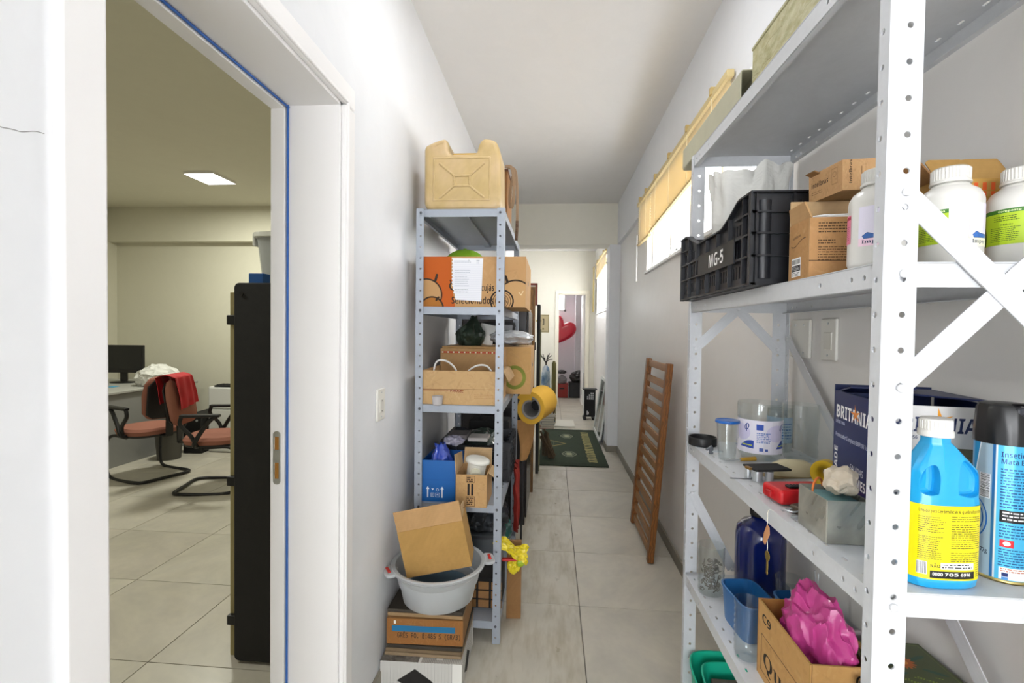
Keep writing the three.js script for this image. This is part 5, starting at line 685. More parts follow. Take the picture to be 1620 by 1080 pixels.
// ---------- grey rack, lowest shelf and beside it ----------
{
  const lo = LS[4] + 0.001;
  const slat = thing('slatted_basket', 'dark slatted wooden basket on the lowest shelf of the grey rack', 'basket', [-0.33, lo, -2.3]); for (let k = 0; k < 3; k++) for (let i = 0; i < 4; i++) mesh('slat', metres(rbox(0.05, 0.035, 0.006, 0.002, -0.09 + i * 0.06, 0.025 + k * 0.042, 0.1), 3), T.cardDark, slat); mesh('lining', box(0.22, 0.14, 0.19, 0, 0.072, 0), T.blackMat, slat);
  const g = thing('paint_can', 'grey lidded pail behind the slatted basket', 'pail', [-0.345, lo, -2.55]); mesh('body', cyl(0.11, 0.1, 0.22, 0, 0.11, 0, 0, 0, 0, 36), S(0x6a7076, 0.5), g); mesh('lid', cyl(0.114, 0.114, 0.016, 0, 0.226, 0, 0, 0, 0, 36), S(0x4e5358, 0.5), g);
  single('plastic_bag', 'dark grey bag slumped on the pail under the fourth shelf', 'plastic bag', crumple(0.13, 0.1, 0.13, 0.22, 1.7, 83, 4, 0.7), PH(0x3b4046, 0.4, { clearcoat: 0.3 }), [-0.36, lo + 0.236, -2.6]);
  single('plastic_bag', 'glossy teal bag at the back of the lowest shelf', 'plastic bag', crumple(0.12, 0.14, 0.09, 0.2, 1.7, 85, 4, 0.7), PH(0x2a6b66, 0.25, { clearcoat: 0.6 }), [-0.345, lo, -2.82]);
  const y = thing('plastic_bag', 'yellow plastic bag with green print hanging over the post of the grey rack', 'plastic bag', [-0.19, 0.27, -2.2]);
  const ym = PH(0xe2cd22, 0.35, { clearcoat: 0.2 });
  mesh('film', sheet((u, v) => { const a = v * 0.24, dr = Math.min(1, v * 1.6); return [-0.06 + a * 0.62 + 0.01 * noise(u * 6, v * 7, 4), 0.17 - 0.02 * Math.cos(v * 3) - 0.075 * dr * dr - 0.09 * Math.max(0, v - 0.62) * 2.4 * u * 0.6 + 0.012 * noise(u * 9, v * 5, 8), -0.05 + u * 0.1 + 0.016 * noise(u * 7 + 3, v * 8, 1)]; }, 40, 44, 0.006), ym, y);
  mesh('corner', crumple(0.026, 0.04, 0.022, 0.25, 1.8, 91, 3).translate(0.03, 0.0, 0.01), ym, y); mesh('print', crumple(0.016, 0.013, 0.006, 0.2, 1.8, 92, 2).translate(0.062, 0.055, 0.045), S(0x9fb822, 0.4), y, 'lime green print');
  single('plastic_clip', 'red plastic strip under the yellow bag', 'clip', rbox(0.07, 0.012, 0.02, 0.004, 0, 0, 0, 0, 0, 0.05), S(0xb8201c, 0.4), [-0.178, 0.352, -2.165]);
  const fl = thing('folded_carton', 'flattened brown carton standing upright beside the grey rack post', 'cardboard', [-0.168, 0, -2.305], 0.1); mesh('sheet', metres(rbox(0.07, 0.38, 0.012, 0.002, 0, 0.19, 0), 1.5), T.cardDark, fl); mesh('sheet', metres(rbox(0.066, 0.36, 0.012, 0.002, 0.003, 0.18, -0.014), 1.5), T.card, fl);
  const rc = thing('red_cloth', 'dark red cloth hanging against the side of the grey rack', 'cloth', [-0.198, 0.3, -2.62]);
  mesh('cloth', sheet((u, v) => { const w = 0.2 * (0.55 + 0.45 * v); return [0.012 + 0.01 * Math.sin(u * 14 + v * 2) + 0.008 * noise(u * 5, v * 5, 4), v * 0.36 + 0.02 * noise(u * 4, v, 2), (u - 0.5) * w - 0.1 * (1 - v) * 0.2]; }, 40, 30, 0.004), S(0x8d2218, 0.7), rc); mesh('hem', sheet((u, v) => [0.018 + 0.01 * Math.sin(u * 14), 0.012 - v * 0.014, (u - 0.5) * 0.11 - 0.02], 30, 2, 0.005), S(0x701810, 0.7), rc);
}
// ---------- stacked tile cartons and the basin ----------
{
  const dark = S(0x3f382f, 0.75, { map: tileMap });
  const a = thing('tile_carton', 'white checkered tile carton at the bottom of the stack', 'box', [-0.487, 0, -1.945], 0.02);
  const chk = printed(canvas(768, 256, (x, w, h) => { x.fillStyle = '#d8d6d0'; x.fillRect(0, 0, w, h); x.fillStyle = '#6d6a64'; for (let i = 0; i < 96; i++) for (let j = 0; j < 32; j++) if ((i + j) % 2 || i % 4 === 0) x.fillRect(i * 8, j * 8, 5, 5); x.fillStyle = '#e2e0da'; x.fillRect(w - 90, 0, 90, h); x.fillStyle = '#1d1b19'; x.beginPath(); x.moveTo(330, 60); x.lineTo(500, 170); x.lineTo(330, 256); x.lineTo(160, 170); x.fill(); }));
  const chkTop = printed(canvas(768, 640, (x, w, h) => { x.fillStyle = '#bab6ae'; x.fillRect(0, 0, w, h); x.fillStyle = '#6d6a64'; for (let i = 46; i < 96; i++) for (let j = 0; j < 80; j++) if (i % 2) x.fillRect(i * 8, j * 8, 5, 4); paperPatch(x, 0, 0, 360, h); x.fillStyle = '#e4e2dc'; x.fillRect(520, 500, 60, 100); x.fillRect(360, 0, 26, h); text(x, '↑', 535, 585, 70, { color: '#222' }); }));
  function paperPatch(x, x0, y0, w, h) { let s = 77; const r = () => (s = (s * 1664525 + 1013904223) >>> 0) / 4294967296; x.save(); x.beginPath(); x.rect(x0, y0, w, h); x.clip(); x.fillStyle = '#6f6a62'; x.fillRect(x0, y0, w, h); for (let i = 0; i < 300; i++) { x.globalAlpha = 0.12; x.fillStyle = r() < 0.5 ? '#2a2622' : '#a8a49a'; x.beginPath(); x.ellipse(x0 + r() * w, y0 + r() * h, 10 + r() * 50, 6 + r() * 24, r() * 3, 0, 7); x.fill(); } x.restore(); }
  printedBox('body', a, 0.318, 0.112, 0.3, { pz: chk, px: chk, py: chkTop }, S(0xcfccc6, 0.8));
  const b = thing('tile_carton', 'brown tile carton with a blue band and black stencil letters', 'box', [-0.483, 0.158, -1.965], 0.03);
  const band = printed(canvas(1024, 256, (x, w, h) => { paperGround(x, w, h, '#92602c', 18); x.fillStyle = '#1d6c96'; x.fillRect(70, 70, 850, 60); text(x, 'GRÊS PO. E:485 S (GR/3)', 140, 190, 66, { color: '#1d140c', font: 'monospace', sx: 0.94 }); x.fillStyle = '#e0ddd6'; x.fillRect(95, 20, 30, 34); }));
  printedBox('body', b, 0.3, 0.1, 0.27, { pz: band }, T.cardDark);
  single('tile_slab', 'dark tile slab lying between the checkered and the brown tile cartons', 'tile', [0, 1, 2].map((k) => metres(rbox(0.305 - 0.004 * k, 0.013, 0.285, 0.002, 0.002 * k, 0.0075 + 0.0152 * k, 0), 3)).slice(0, 1)[0], S(0x9a8468, 0.7, { map: tileMap }), [-0.484, 0.1125, -1.965], 'loose tiles in the stack');
  for (let k = 1; k < 3; k++) single('tile_slab', 'dark tile slab lying between the checkered and the brown tile cartons', 'tile', metres(rbox(0.305 - 0.003 * k, 0.013, 0.285, 0.002, 0, 0.0075, 0), 3), k === 2 ? dark : S(0x7f6a50, 0.7, { map: tileMap }), [-0.484 + 0.002 * k, 0.1125 + 0.0152 * k, -1.966], 'loose tiles in the stack');
  for (let k = 0; k < 2; k++) single('tile_slab', 'brown tile slab lying on the brown tile carton under the basin', 'tile', metres(rbox(0.3, 0.014, 0.262, 0.002, 0, 0.0075, 0), 3), k ? dark : S(0xa98a64, 0.7, { map: tileMap }), [-0.481, 0.2585 + 0.0155 * k, -1.97], 'tiles under the basin');
  // basin
  const bm = PH(0xd6d9da, 0.42, { transmission: 0.42, thickness: 0 });
  const t = thing('plastic_basin', 'milky plastic basin with red tipped handles', 'basin', [-0.452, 0.2905, -1.945]);
  const R = 0.188, r0 = 0.142, h = 0.148;
  const sec = [[0, r0 - 0.004, r0 - 0.004], [0.004, r0, r0], [0.07, r0 + 0.014, r0 + 0.014], [0.072, r0 + 0.019, r0 + 0.019], [h - 0.012, R - 0.012, R - 0.012], [h - 0.012, R, R], [h - 0.003, R + 0.004, R + 0.004], [h, R, R], [h - 0.002, R - 0.014, R - 0.014], [0.073, r0 + 0.0165, r0 + 0.0165], [0.07, r0 + 0.0115, r0 + 0.0115], [0.006, r0 - 0.003, r0 - 0.003]];
  mesh('wall', loft(sec, { seg: 72 }), bm, t); const h1 = mesh('handle', ext((() => { const s = rrect(0.09, 0.05, 0.024); return s; })(), 0.012, 0.004, 3).rotateX(-PI / 2).rotateY(PI / 2 + 0.6).translate(-0.172, h - 0.014, 0.1), bm, t), h2 = mesh('handle', ext(rrect(0.09, 0.05, 0.024), 0.012, 0.004, 3).rotateX(-PI / 2).rotateY(PI / 2 + 0.3).translate(0.197, h - 0.014, -0.05), bm, t);
  const rm = S(0xc22a1e, 0.4); mesh('grip', rbox(0.012, 0.006, 0.044, 0.003, -0.178, h + 0.001, 0.104, 0, 0.6), rm, h1, 'red grip'); mesh('grip', rbox(0.012, 0.006, 0.044, 0.003, 0.203, h + 0.001, -0.052, 0, 0.3), rm, h2, 'red grip');
  mesh('skirt_band', sheet((u, v) => { const a = PI * (1.06 + 0.88 * u), q = R - 0.004 - v * 0.02; return [Math.cos(a) * q, h - 0.014 - v * (0.012 + 0.022 * Math.sin(u * PI)), -Math.sin(a) * q]; }, 40, 5, 0.003), bm, t);
  single('blue_cloth', 'grey blue cloth at the bottom of the milky basin', 'cloth', loft([[0, 0.115, 0.115], [0.01, 0.128, 0.126, 2.1], [0.04, 0.13, 0.128], [0.05, 0.11, 0.1], [0.053, 0.01, 0.01]], { seg: 40 }), S(0x5d7484, 0.85), [-0.452, 0.298, -1.945]);
  // tilted open carton in the basin
  const c = thing('open_carton', 'large open brown carton tipped over inside the milky basin', 'box', [-0.44, 0.428, -1.94]); c.rotation.set(0.08, 0.08, 0.2, 'ZYX');
  const W = 0.262, Hh = 0.19, Dp = 0.13; const g = (q) => metres(q, 1.5);
  mesh('front_panel', g(box(W, Hh, 0.004, 0, Hh / 2, Dp / 2 - 0.002)), T.cardYellow, c); mesh('back_panel', g(box(W, Hh, 0.004, 0, Hh / 2, -Dp / 2 + 0.002)), T.cardYellow, c); mesh('side_panel', g(box(0.004, Hh, Dp - 0.008, -W / 2 + 0.002, Hh / 2, 0)), T.cardYellow, c); mesh('side_panel', g(box(0.004, Hh, Dp - 0.008, W / 2 - 0.002, Hh / 2, 0)), T.cardYellow, c); mesh('base', g(box(W - 0.008, 0.004, Dp - 0.008, 0, 0.002, 0)), T.cardYellow, c);
  mesh('flap', g(sheet((u, v) => [-W / 2 - 0.006 * v + u * (W + 0.004 * v), Hh + v * 0.075, Dp / 2 - 0.002 - v * 0.018], 4, 4, 0.004)), T.card, c); mesh('flap', g(sheet((u, v) => [W / 2 - 0.002 + v * 0.004, Hh + v * 0.05 * (1 - 0.3 * u), Dp / 2 - 0.03 - u * (Dp - 0.05)], 4, 4, 0.004)), T.cardLight, c); mesh('flap', g(sheet((u, v) => [-W / 2 + u * W, Hh + v * 0.02, -Dp / 2 + 0.004 + v * 0.06], 4, 4, 0.004)), T.cardDark, c);
}
// ---------- beside the grey rack, further down the corridor ----------
{
  const c = thing('dark_cabinet', 'tall dark cabinet standing behind the grey rack', 'cabinet', [-0.41, 0, -3.745]);
  mesh('body', rbox(0.46, 1.56, 0.64, 0.006, 0, 0.78, 0), S(0x201d1e, 0.3), c); for (const e of [1, -1]) { const dr = mesh('door', rbox(0.012, 1.48, 0.3, 0.004, 0.236, 0.79, e * 0.155), S(0x26211f, 0.25), c); mesh('handle', rbox(0.014, 0.12, 0.012, 0.004, 0.248, 0.85, e * 0.03), T.black, dr); }
  single('wooden_board', 'tall brown wooden board standing between the dark and the pale steel cabinet', 'board', metres(rbox(0.3, 1.76, 0.03, 0.003, 0, 0.88, 0), 2), S(0x8a6534, 0.6, { map: woodMap }), [-0.3, 0, -4.15]);
  const f = thing('picture_frame', 'red brown picture frame standing on the pale steel cabinet', 'picture', [-0.215, 1.621, -4.55], 0.15); mesh('frame', [rbox(0.14, 0.02, 0.02, 0.004, 0, 0.01, 0), rbox(0.14, 0.02, 0.02, 0.004, 0, 0.2, 0), rbox(0.02, 0.21, 0.02, 0.004, -0.06, 0.105, 0), rbox(0.02, 0.21, 0.02, 0.004, 0.06, 0.105, 0)], S(0x74301c, 0.5), f); mesh('print', box(0.11, 0.18, 0.004, 0, 0.105, 0), printed(canvas(128, 200, (x, w, h) => { x.fillStyle = '#b9b0a6'; x.fillRect(0, 0, w, h); x.fillStyle = '#8d4a30'; x.fillRect(20, 30, 88, 60); x.fillStyle = '#e8e2d6'; x.fillRect(30, 110, 60, 60); })), f);
  const s = thing('steel_cabinet', 'narrow pale grey steel cabinet with a black latch behind the dark cabinet', 'cabinet', [-0.4, 0, -4.45]); mesh('body', rbox(0.44, 1.62, 0.44, 0.006, 0, 0.81, 0), S(0xaeb4b8, 0.4, { map: metalTone }), s); mesh('latch', rbox(0.025, 0.07, 0.035, 0.005, 0.24, 1.25, 0.12), T.black, mesh('door', rbox(0.012, 1.54, 0.42, 0.003, 0.224, 0.82, 0), S(0xb4babd, 0.4, { map: metalTone }), s));
  const b = thing('display_board', 'tall black panel with a pale edge standing beyond the pale steel cabinet', 'panel', [-0.135, 0, -4.78]); mesh('panel', rbox(0.03, 1.64, 0.2, 0.004, 0, 0.82, 0), T.blackMat, b); mesh('edge_strip', rbox(0.01, 1.4, 0.02, 0.002, 0.02, 0.7, 0.0), S(0x7d7a55, 0.6), b, 'olive edge strip');
  // foam roll on the black wire stand
  const st = thing('wire_stand', 'thin black metal stand holding up the yellow foam roll', 'stand', [-0.19, 0, -3.13]);
  mesh('leg', [box(0.012, 0.8, 0.012, 0.005, 0.4, 0)], T.black, st); mesh('leg', [box(0.012, 0.8, 0.012, -0.09, 0.4, 0)], T.black, st); mesh('crossbar', [box(0.11, 0.014, 0.014, -0.042, 0.78, 0)], T.black, st); mesh('clamp', rbox(0.03, 0.04, 0.03, 0.004, 0.002, 0.56, 0.002), T.black, st); mesh('crossbar', [box(0.11, 0.014, 0.014, -0.042, 0.3, 0)], T.black, st);
  const roll = thing('foam_roll', 'big roll of yellow foam with a grey felt core', 'foam roll', [-0.135, 0.795, -3.04], -0.25); roll.rotation.x = 0.02;
  const spiral = (r0, r1, turns, th) => { const s = new THREE.Shape(), n = 90, inn = []; for (let i = 0; i <= n; i++) { const a = i / n * turns * 2 * PI + 1.4, r = r0 + (r1 - r0) * i / n; const x = Math.cos(a) * r, y = Math.sin(a) * r * 1.08; i ? s.lineTo(x, y) : s.moveTo(x, y); inn.push([Math.cos(a) * (r - th), Math.sin(a) * (r - th) * 1.08]); } inn.reverse().forEach(([x, y]) => s.lineTo(x, y)); s.closePath(); return s; };
  mesh('foam', ext(spiral(0.078, 0.106, 1.18, 0.028), 0.32, 0.003, 2).translate(0, 0.1, -0.32), S(0xd0a132, 0.85), roll); mesh('felt_lining', ext(spiral(0.05, 0.075, 1.1, 0.012), 0.3, 0.002, 1).translate(0, 0.1, -0.31), S(0x8d8a88, 0.95, { bumpMap: bumpFine, bumpScale: 0.003 }), roll, 'grey felt lining'); mesh('core', cyl(0.034, 0.034, 0.15, 0, 0.1, -0.22, PI / 2), T.blackMat, roll);
  const pb = thing('paper_sheet', 'limp brown paper hanging below the foam roll', 'paper', [-0.165, 0.55, -3.105]); mesh('sheet', metres(sheet((u, v) => [-0.055 + u * 0.125 * (0.35 + 0.65 * v) + 0.01 * Math.sin(v * 4) + 0.02 * (1 - v), v * 0.26, 0.012 * Math.sin(u * 5 + v * 3)], 16, 16, 0.002), 2), S(0xb98a55, 0.8, { map: cardMap }), pb);
  // far bits on the left
  const sg = thing('wall_sign', 'small cream wall sign with a black bracket mark', 'sign', [-0.085, 1.37, -5.05]); const sgm = printed(canvas(200, 330, (x, w, h) => { x.fillStyle = '#e7d7ab'; x.fillRect(0, 0, w, h); x.strokeStyle = '#8d7a4c'; x.lineWidth = 8; x.strokeRect(8, 8, w - 16, h - 16); text(x, ']', 60, 170, 130, { color: '#1c1a18' }); x.fillStyle = '#8a7b3a'; x.fillRect(60, 250, 30, 30); })); printedBox('board', sg, 0.095, 0.185, 0.02, { pz: sgm }, S(0xcdb97e, 0.6)); mesh('hanger', [box(0.06, 0.02, 0.02, -0.06, 0.12, 0.0)], S(0xcdb97e, 0.6), sg);
  const tw = []; for (let i = 0; i < 8; i++) { const a = i * 0.8 + 0.2; tw.push(tube([[0, 0, 0], [Math.cos(a) * 0.04, 0.05 + 0.03 * Math.sin(i * 2.1), Math.sin(a) * 0.03], [Math.cos(a) * 0.1, 0.06 + 0.09 * Math.abs(Math.sin(i * 1.7)), Math.sin(a) * 0.06]], 0.006, 10, 6)); }
  const br = thing('dried_branch', 'dried dark branch standing in the painted tube', 'branch', [-0.09, 0.905, -7.28]); mesh('twigs', tw, S(0x2b241d, 0.8), br); mesh('stem', cyl(0.012, 0.012, 0.06, 0, 0.0, 0), S(0x3a3026, 0.8), br);
  const pt = thing('painted_tube', 'tall roll of blue and white painted cloth standing past the cabinets', 'cloth roll', [-0.09, 0.0, -7.28]); const pm = printed(canvas(256, 512, (x, w, h) => { x.fillStyle = '#b9c2c8'; x.fillRect(0, 0, w, h); let s = 5; const r = () => (s = (s * 1664525 + 1013904223) >>> 0) / 4294967296; for (let i = 0; i < 160; i++) { x.globalAlpha = 0.35; x.fillStyle = ['#2f5f9c', '#dfe4e6', '#7f97ac', '#24476f'][Math.floor(r() * 4)]; x.beginPath(); x.ellipse(r() * w, r() * h, 8 + r() * 26, 12 + r() * 50, r(), 0, 7); x.fill(); } })); mesh('cloth', loft([[0.02, 0.065, 0.055], [0.3, 0.068, 0.057], [0.7, 0.068, 0.055], [0.83, 0.05, 0.045], [0.87, 0.02, 0.02]], { seg: 32 }), pm, pt); mesh('foot', cyl(0.06, 0.065, 0.02, 0, 0.01, 0), T.grey, pt);
  single('bamboo_mat', 'olive rolled mat standing beside the painted cloth roll', 'mat', merge([cyl(0.034, 0.034, 0.92, 0, 0.46, 0), cyl(0.02, 0.02, 0.94, 0, 0.47, 0)]), S(0x6f6637, 0.8), [0.03, 0, -7.22]);
  // pile of books and twig bundle
  const cols = [0x8d2a22, 0xd8d2c4, 0x57616b, 0xcfc8b6, 0x6a6255, 0xbdb6a6]; let y = 0; cols.forEach((q, i) => { const h = 0.028 + (i % 3) * 0.006; const bk = thing('book', ['dark red', 'off white', 'slate grey', 'cream', 'brown', 'pale grey'][i] + ' book in the floor pile beside the rug', 'book', [-0.06 + 0.004 * ((i * 7) % 3), y, -7.0], 0.05 * (i % 3)); mesh('cover', [rbox(0.2, 0.004, 0.26, 0.001, 0, 0.002, 0), rbox(0.2, 0.004, 0.26, 0.001, 0, h - 0.003, 0), box(0.004, h - 0.002, 0.26, -0.098, h / 2, 0)], S(q, 0.6), bk); mesh('pages', box(0.19, h - 0.009, 0.25, 0, h / 2, 0), S(0xdad3c2, 0.9), bk); y += h + 0.0006; });
  const bun = (name, label, pos, n, len, col, lean) => { const t = thing(name, label, 'wood', pos); for (let i = 0; i < n; i++) mesh('stick', rod([rr(-0.07, 0.07), 0.012, rr(-0.07, 0.07)], [rr(-0.06, 0.06) + lean * len, len * rr(0.7, 1), rr(-0.1, 0.04)], rr(0.007, 0.012), 7), S(col, 0.8), t); return t; };
  bun('stick_bundle', 'bundle of brown sticks heaped on the edge of the rug', [-0.02, 0.014, -5.25], 16, 0.3, 0x4e3d28, -0.2); bun('stick_bundle', 'tangle of dry twigs lying on the pile of books', [-0.01, 0.2, -7.0], 14, 0.22, 0x5a4526, 0.15);
  single('marble_slab', 'pale stone slab on the floor under the pile of books', 'slab', rbox(0.3, 0.02, 0.5, 0.004, 0, 0.01, 0), S(0xd6d3c8, 0.5), [0.19, 0, -7.25]);
}
{ // rug
  const rug = printed(canvas(1024, 1024, (x, w, h) => {
    x.fillStyle = '#2f3d2c'; x.fillRect(0, 0, w, h); let s = 17; const r = () => (s = (s * 1664525 + 1013904223) >>> 0) / 4294967296; for (let i = 0; i < 9000; i++) { x.globalAlpha = 0.18; x.fillStyle = r() < 0.5 ? '#1f2a1e' : '#475440'; x.fillRect(r() * w, r() * h, 18, 3); } x.globalAlpha = 1;
    x.fillStyle = '#2a3626'; x.fillRect(0, 0, w, 60); x.fillRect(0, h - 60, w, 60);
    x.fillStyle = '#a39a63'; for (let i = 0; i < 20; i++) { const y = 90 + i * 43; x.beginPath(); x.moveTo(740, y); x.lineTo(880, y + 10); x.lineTo(740 + (i % 2) * 20, y + 36); x.fill(); x.beginPath(); x.moveTo(880, y + 8); x.lineTo(760, y + 24); x.lineTo(880, y + 40); x.fill(); }
    const med = (cx, cy) => { x.strokeStyle = '#8d927a'; x.lineWidth = 14; for (const k of [1, 0.6]) { x.beginPath(); x.moveTo(cx - 120 * k, cy); x.lineTo(cx - 50 * k, cy - 60 * k); x.lineTo(cx + 50 * k, cy - 60 * k); x.lineTo(cx + 120 * k, cy); x.lineTo(cx + 50 * k, cy + 60 * k); x.lineTo(cx - 50 * k, cy + 60 * k); x.closePath(); x.stroke(); } x.fillStyle = '#a8a888'; x.fillRect(cx - 40, cy - 26, 80, 52); x.fillStyle = '#1d2a20'; x.fillRect(cx - 150, cy - 20, 30, 40); x.fillRect(cx + 120, cy - 20, 30, 40); }; med(470, 240); med(470, 760);
    x.strokeStyle = '#97874f'; x.lineWidth = 16; x.beginPath(); x.moveTo(60, 360); x.lineTo(430, 480); x.lineTo(60, 620); x.stroke(); x.lineWidth = 8; x.strokeStyle = '#6d7a5c'; x.strokeRect(120, 420, 110, 110);
  }), 0.95, { bumpMap: bumpFine, bumpScale: 0.003 });
  const t = thing('rug', 'dark green woven rug with cream zigzag border on the tiled floor', 'rug', [0.235, 0.0005, -5.9]);
  const g = new THREE.BoxGeometry(0.72, 0.008, 1.83, 24, 1, 48).translate(0, 0.005, 0), p = g.attributes.position; for (let i = 0; i < p.count; i++) { p.setX(i, p.getX(i) + 0.008 * noise(p.getZ(i) * 5, 2, 1)); p.setZ(i, p.getZ(i) + 0.012 * noise(p.getX(i) * 8, 5, 2)); if (p.getY(i) > 0.005) p.setY(i, p.getY(i) + 0.003 * Math.abs(noise(p.getX(i) * 7, p.getZ(i) * 5, 3))); } g.computeVertexNormals();
  const bm = S(0x2c3828, 0.95); mesh('pile', g, [bm, bm, rug, bm, bm, bm], t); const fr = []; for (let i = 0; i < 60; i++) fr.push(rbox(0.006, 0.003, 0.02, 0.001, -0.35 + i * 0.0119, 0.004, 0.922, 0, rr(-0.4, 0.4))); mesh('fringe', fr, S(0x4a4a38, 0.9), t);
}
{ // leaning wooden cot side
  const t = thing('wooden_slat_panel', 'brown wooden slatted cot side leaning against the window wall', 'slat panel', [0.604, 0.004, -3.26]); t.rotation.z = -0.078;
  const L = 0.66, Hh = 1.2, mt = S(0x9c6228, 0.45, { map: woodMap }), ms = S(0xb8803f, 0.45, { map: woodMap });
  for (const e of [-1, 1]) mesh('stile', metres(rbox(0.036, Hh, 0.05, 0.004, 0, Hh / 2, e * (L / 2 - 0.025)), 4), mt, t);
  const n = 14; for (let i = 0; i < n; i++) { const y = i === n - 1 ? Hh - 0.032 : 0.05 + i * (Hh - 0.1) / (n - 1); mesh('slat', metres(rbox(0.016, 0.045, L - 0.096, 0.003, 0.001, y, 0), 4, i * 0.3), ms, t); }
}
{ // aluminium frames leaning past the pillar
  const fr = (label, dx, k) => { const t = thing('window_sash', label, 'window sash', [0.598 + dx, 0.0135, -6.45]); t.rotation.z = -0.14; const m = k ? T.alu : S(0xd8dad6, 0.4), L = 0.9 - 0.06 * k, h = 0.76 - 0.03 * k; mesh('frame', [rbox(0.022, 0.04, L, 0.003, 0, 0.02, 0), rbox(0.022, 0.04, L, 0.003, 0, h - 0.02, 0), rbox(0.022, h, 0.04, 0.003, 0, h / 2, L / 2 - 0.02), rbox(0.022, h, 0.04, 0.003, 0, h / 2, -L / 2 + 0.02), rbox(0.018, h, 0.03, 0.003, 0, h / 2, 0.05)], m, t); mesh('pane', box(0.004, h - 0.07, L - 0.07, 0, h / 2, 0), PH(0x6d7f74, 0.1, { transmission: 0.5, thickness: 0 }), t); };
  fr('white framed window sash leaning past the pillar', 0, 0); fr('bare aluminium window sash leaning behind the white framed one', 0.04, 1);
  // heater carton
  const t = thing('heater', 'black fan heater with a white grille and two dark feet', 'heater', [0.6, 0, -7.75]); const f = printed(canvas(256, 600, (x, w, h) => { x.fillStyle = '#121214'; x.fillRect(0, 0, w, h); x.fillStyle = '#dedfe0'; for (let i = 0; i < 4; i++) for (let j = 0; j < 4; j++) if (i + j > 1) x.fillRect(60 + i * 42, 60 + j * 42, 26, 26); x.fillRect(60, 470, 22, 90); x.fillRect(92, 490, 16, 60); })); printedBox('body', t, 0.17, 0.42, 0.16, { pz: f }, S(0x151517, 0.4), 0.26); mesh('side_cover', rbox(0.012, 0.36, 0.15, 0.003, -0.093, 0.28, 0), S(0xd6d6d2, 0.5), t, 'white side cover'); mesh('rim', rbox(0.22, 0.018, 0.19, 0.006, 0, 0.478, 0), T.black, t); mesh('foot', rbox(0.05, 0.05, 0.2, 0.015, -0.08, 0.026, 0.02), T.black, t); mesh('foot', rbox(0.05, 0.05, 0.2, 0.015, 0.06, 0.026, 0.02), T.black, t);
}
// ---------- venetian blinds ----------
function blind(label, x, z0, z1, y1, yb0, yb1, group) { // z0 nearer end; bottom rail from yb0 (near) to yb1 (far)
  const t = thing('venetian_blind', label, 'blind', [x, 0, (z0 + z1) / 2], 0, group), L = z0 - z1, sl = T.blindMat ??= PH(0xefdfb4, 0.55, { transmission: 0.4, thickness: 0 });
  mesh('head_rail', rbox(0.03, 0.03, L, 0.004, 0, y1 - 0.015, 0), S(0xd9c48e, 0.5), t);
  const n = Math.floor((y1 - 0.04 - (yb0 + yb1) / 2) / 0.0185), g = []; for (let i = 0; i < n; i++) { const f = (i + 1) / (n + 1), ya = y1 - 0.035 + (yb0 - y1 + 0.035) * f, yb = y1 - 0.035 + (yb1 - y1 + 0.035) * f; g.push(move(new THREE.BoxGeometry(0.0008, 0.022, L - 0.01), 0, 0, 0, 0, 0, 0.5).rotateX(Math.atan2(ya - yb, L) * -1).translate(0, (ya + yb) / 2, 0)); }
  mesh('slats', g, sl, t).userData.kind = 'stuff';
  mesh('bottom_rail', move(new RoundedBoxGeometry(0.024, 0.014, L - 0.004, 2, 0.004), 0, (yb0 + yb1) / 2, 0).applyMatrix4(new THREE.Matrix4().makeTranslation(0, (yb0 + yb1) / 2, 0).multiply(new THREE.Matrix4().makeRotationX(-Math.atan2(yb0 - yb1, L))).multiply(new THREE.Matrix4().makeTranslation(0, -(yb0 + yb1) / 2, 0))), S(0xd2bb84, 0.5), t);
  const k = Math.max(2, Math.round(L / 0.45)); for (let i = 0; i < k; i++) { const z = -L / 2 + L * (i + 0.5) / k, f = (i + 0.5) / k, yb = yb1 + (yb0 - yb1) * f; mesh('cord', rod([-0.012, y1, z], [-0.012, yb, z], 0.0018, 6), S(0xe8dcb8, 0.7), t); mesh('bracket', rbox(0.036, 0.036, 0.022, 0.004, -0.004, y1 + 0.004, z), S(0xcbb073, 0.5), t); }
  return t;
}
blind('cream venetian blind lowered over the end of the corridor window by the beam', 0.706, -3.67, -4.17, 2.46, 2.108, 2.112);
blind('long cream venetian blind hung over the corridor window above the white rack', 0.706, -2.06, -3.66, 2.46, 2.2, 2.125);
blind('narrow cream blind at the window beyond the pillar', 0.74, -7.0, -8.5, 2.56, 2.35, 2.3);
{ const t = thing('blind_pull', 'white hanging pull rod beside the end blind', 'blind pull', [0.7, 1.8, -4.19]); mesh('rod', cyl(0.004, 0.004, 0.36, 0, 0.22, 0, 0, 0, 0, 8), T.white, t); mesh('tip', cyl(0.006, 0.007, 0.03, 0, 0.03, 0, 0, 0, 0, 8), T.white, t); }
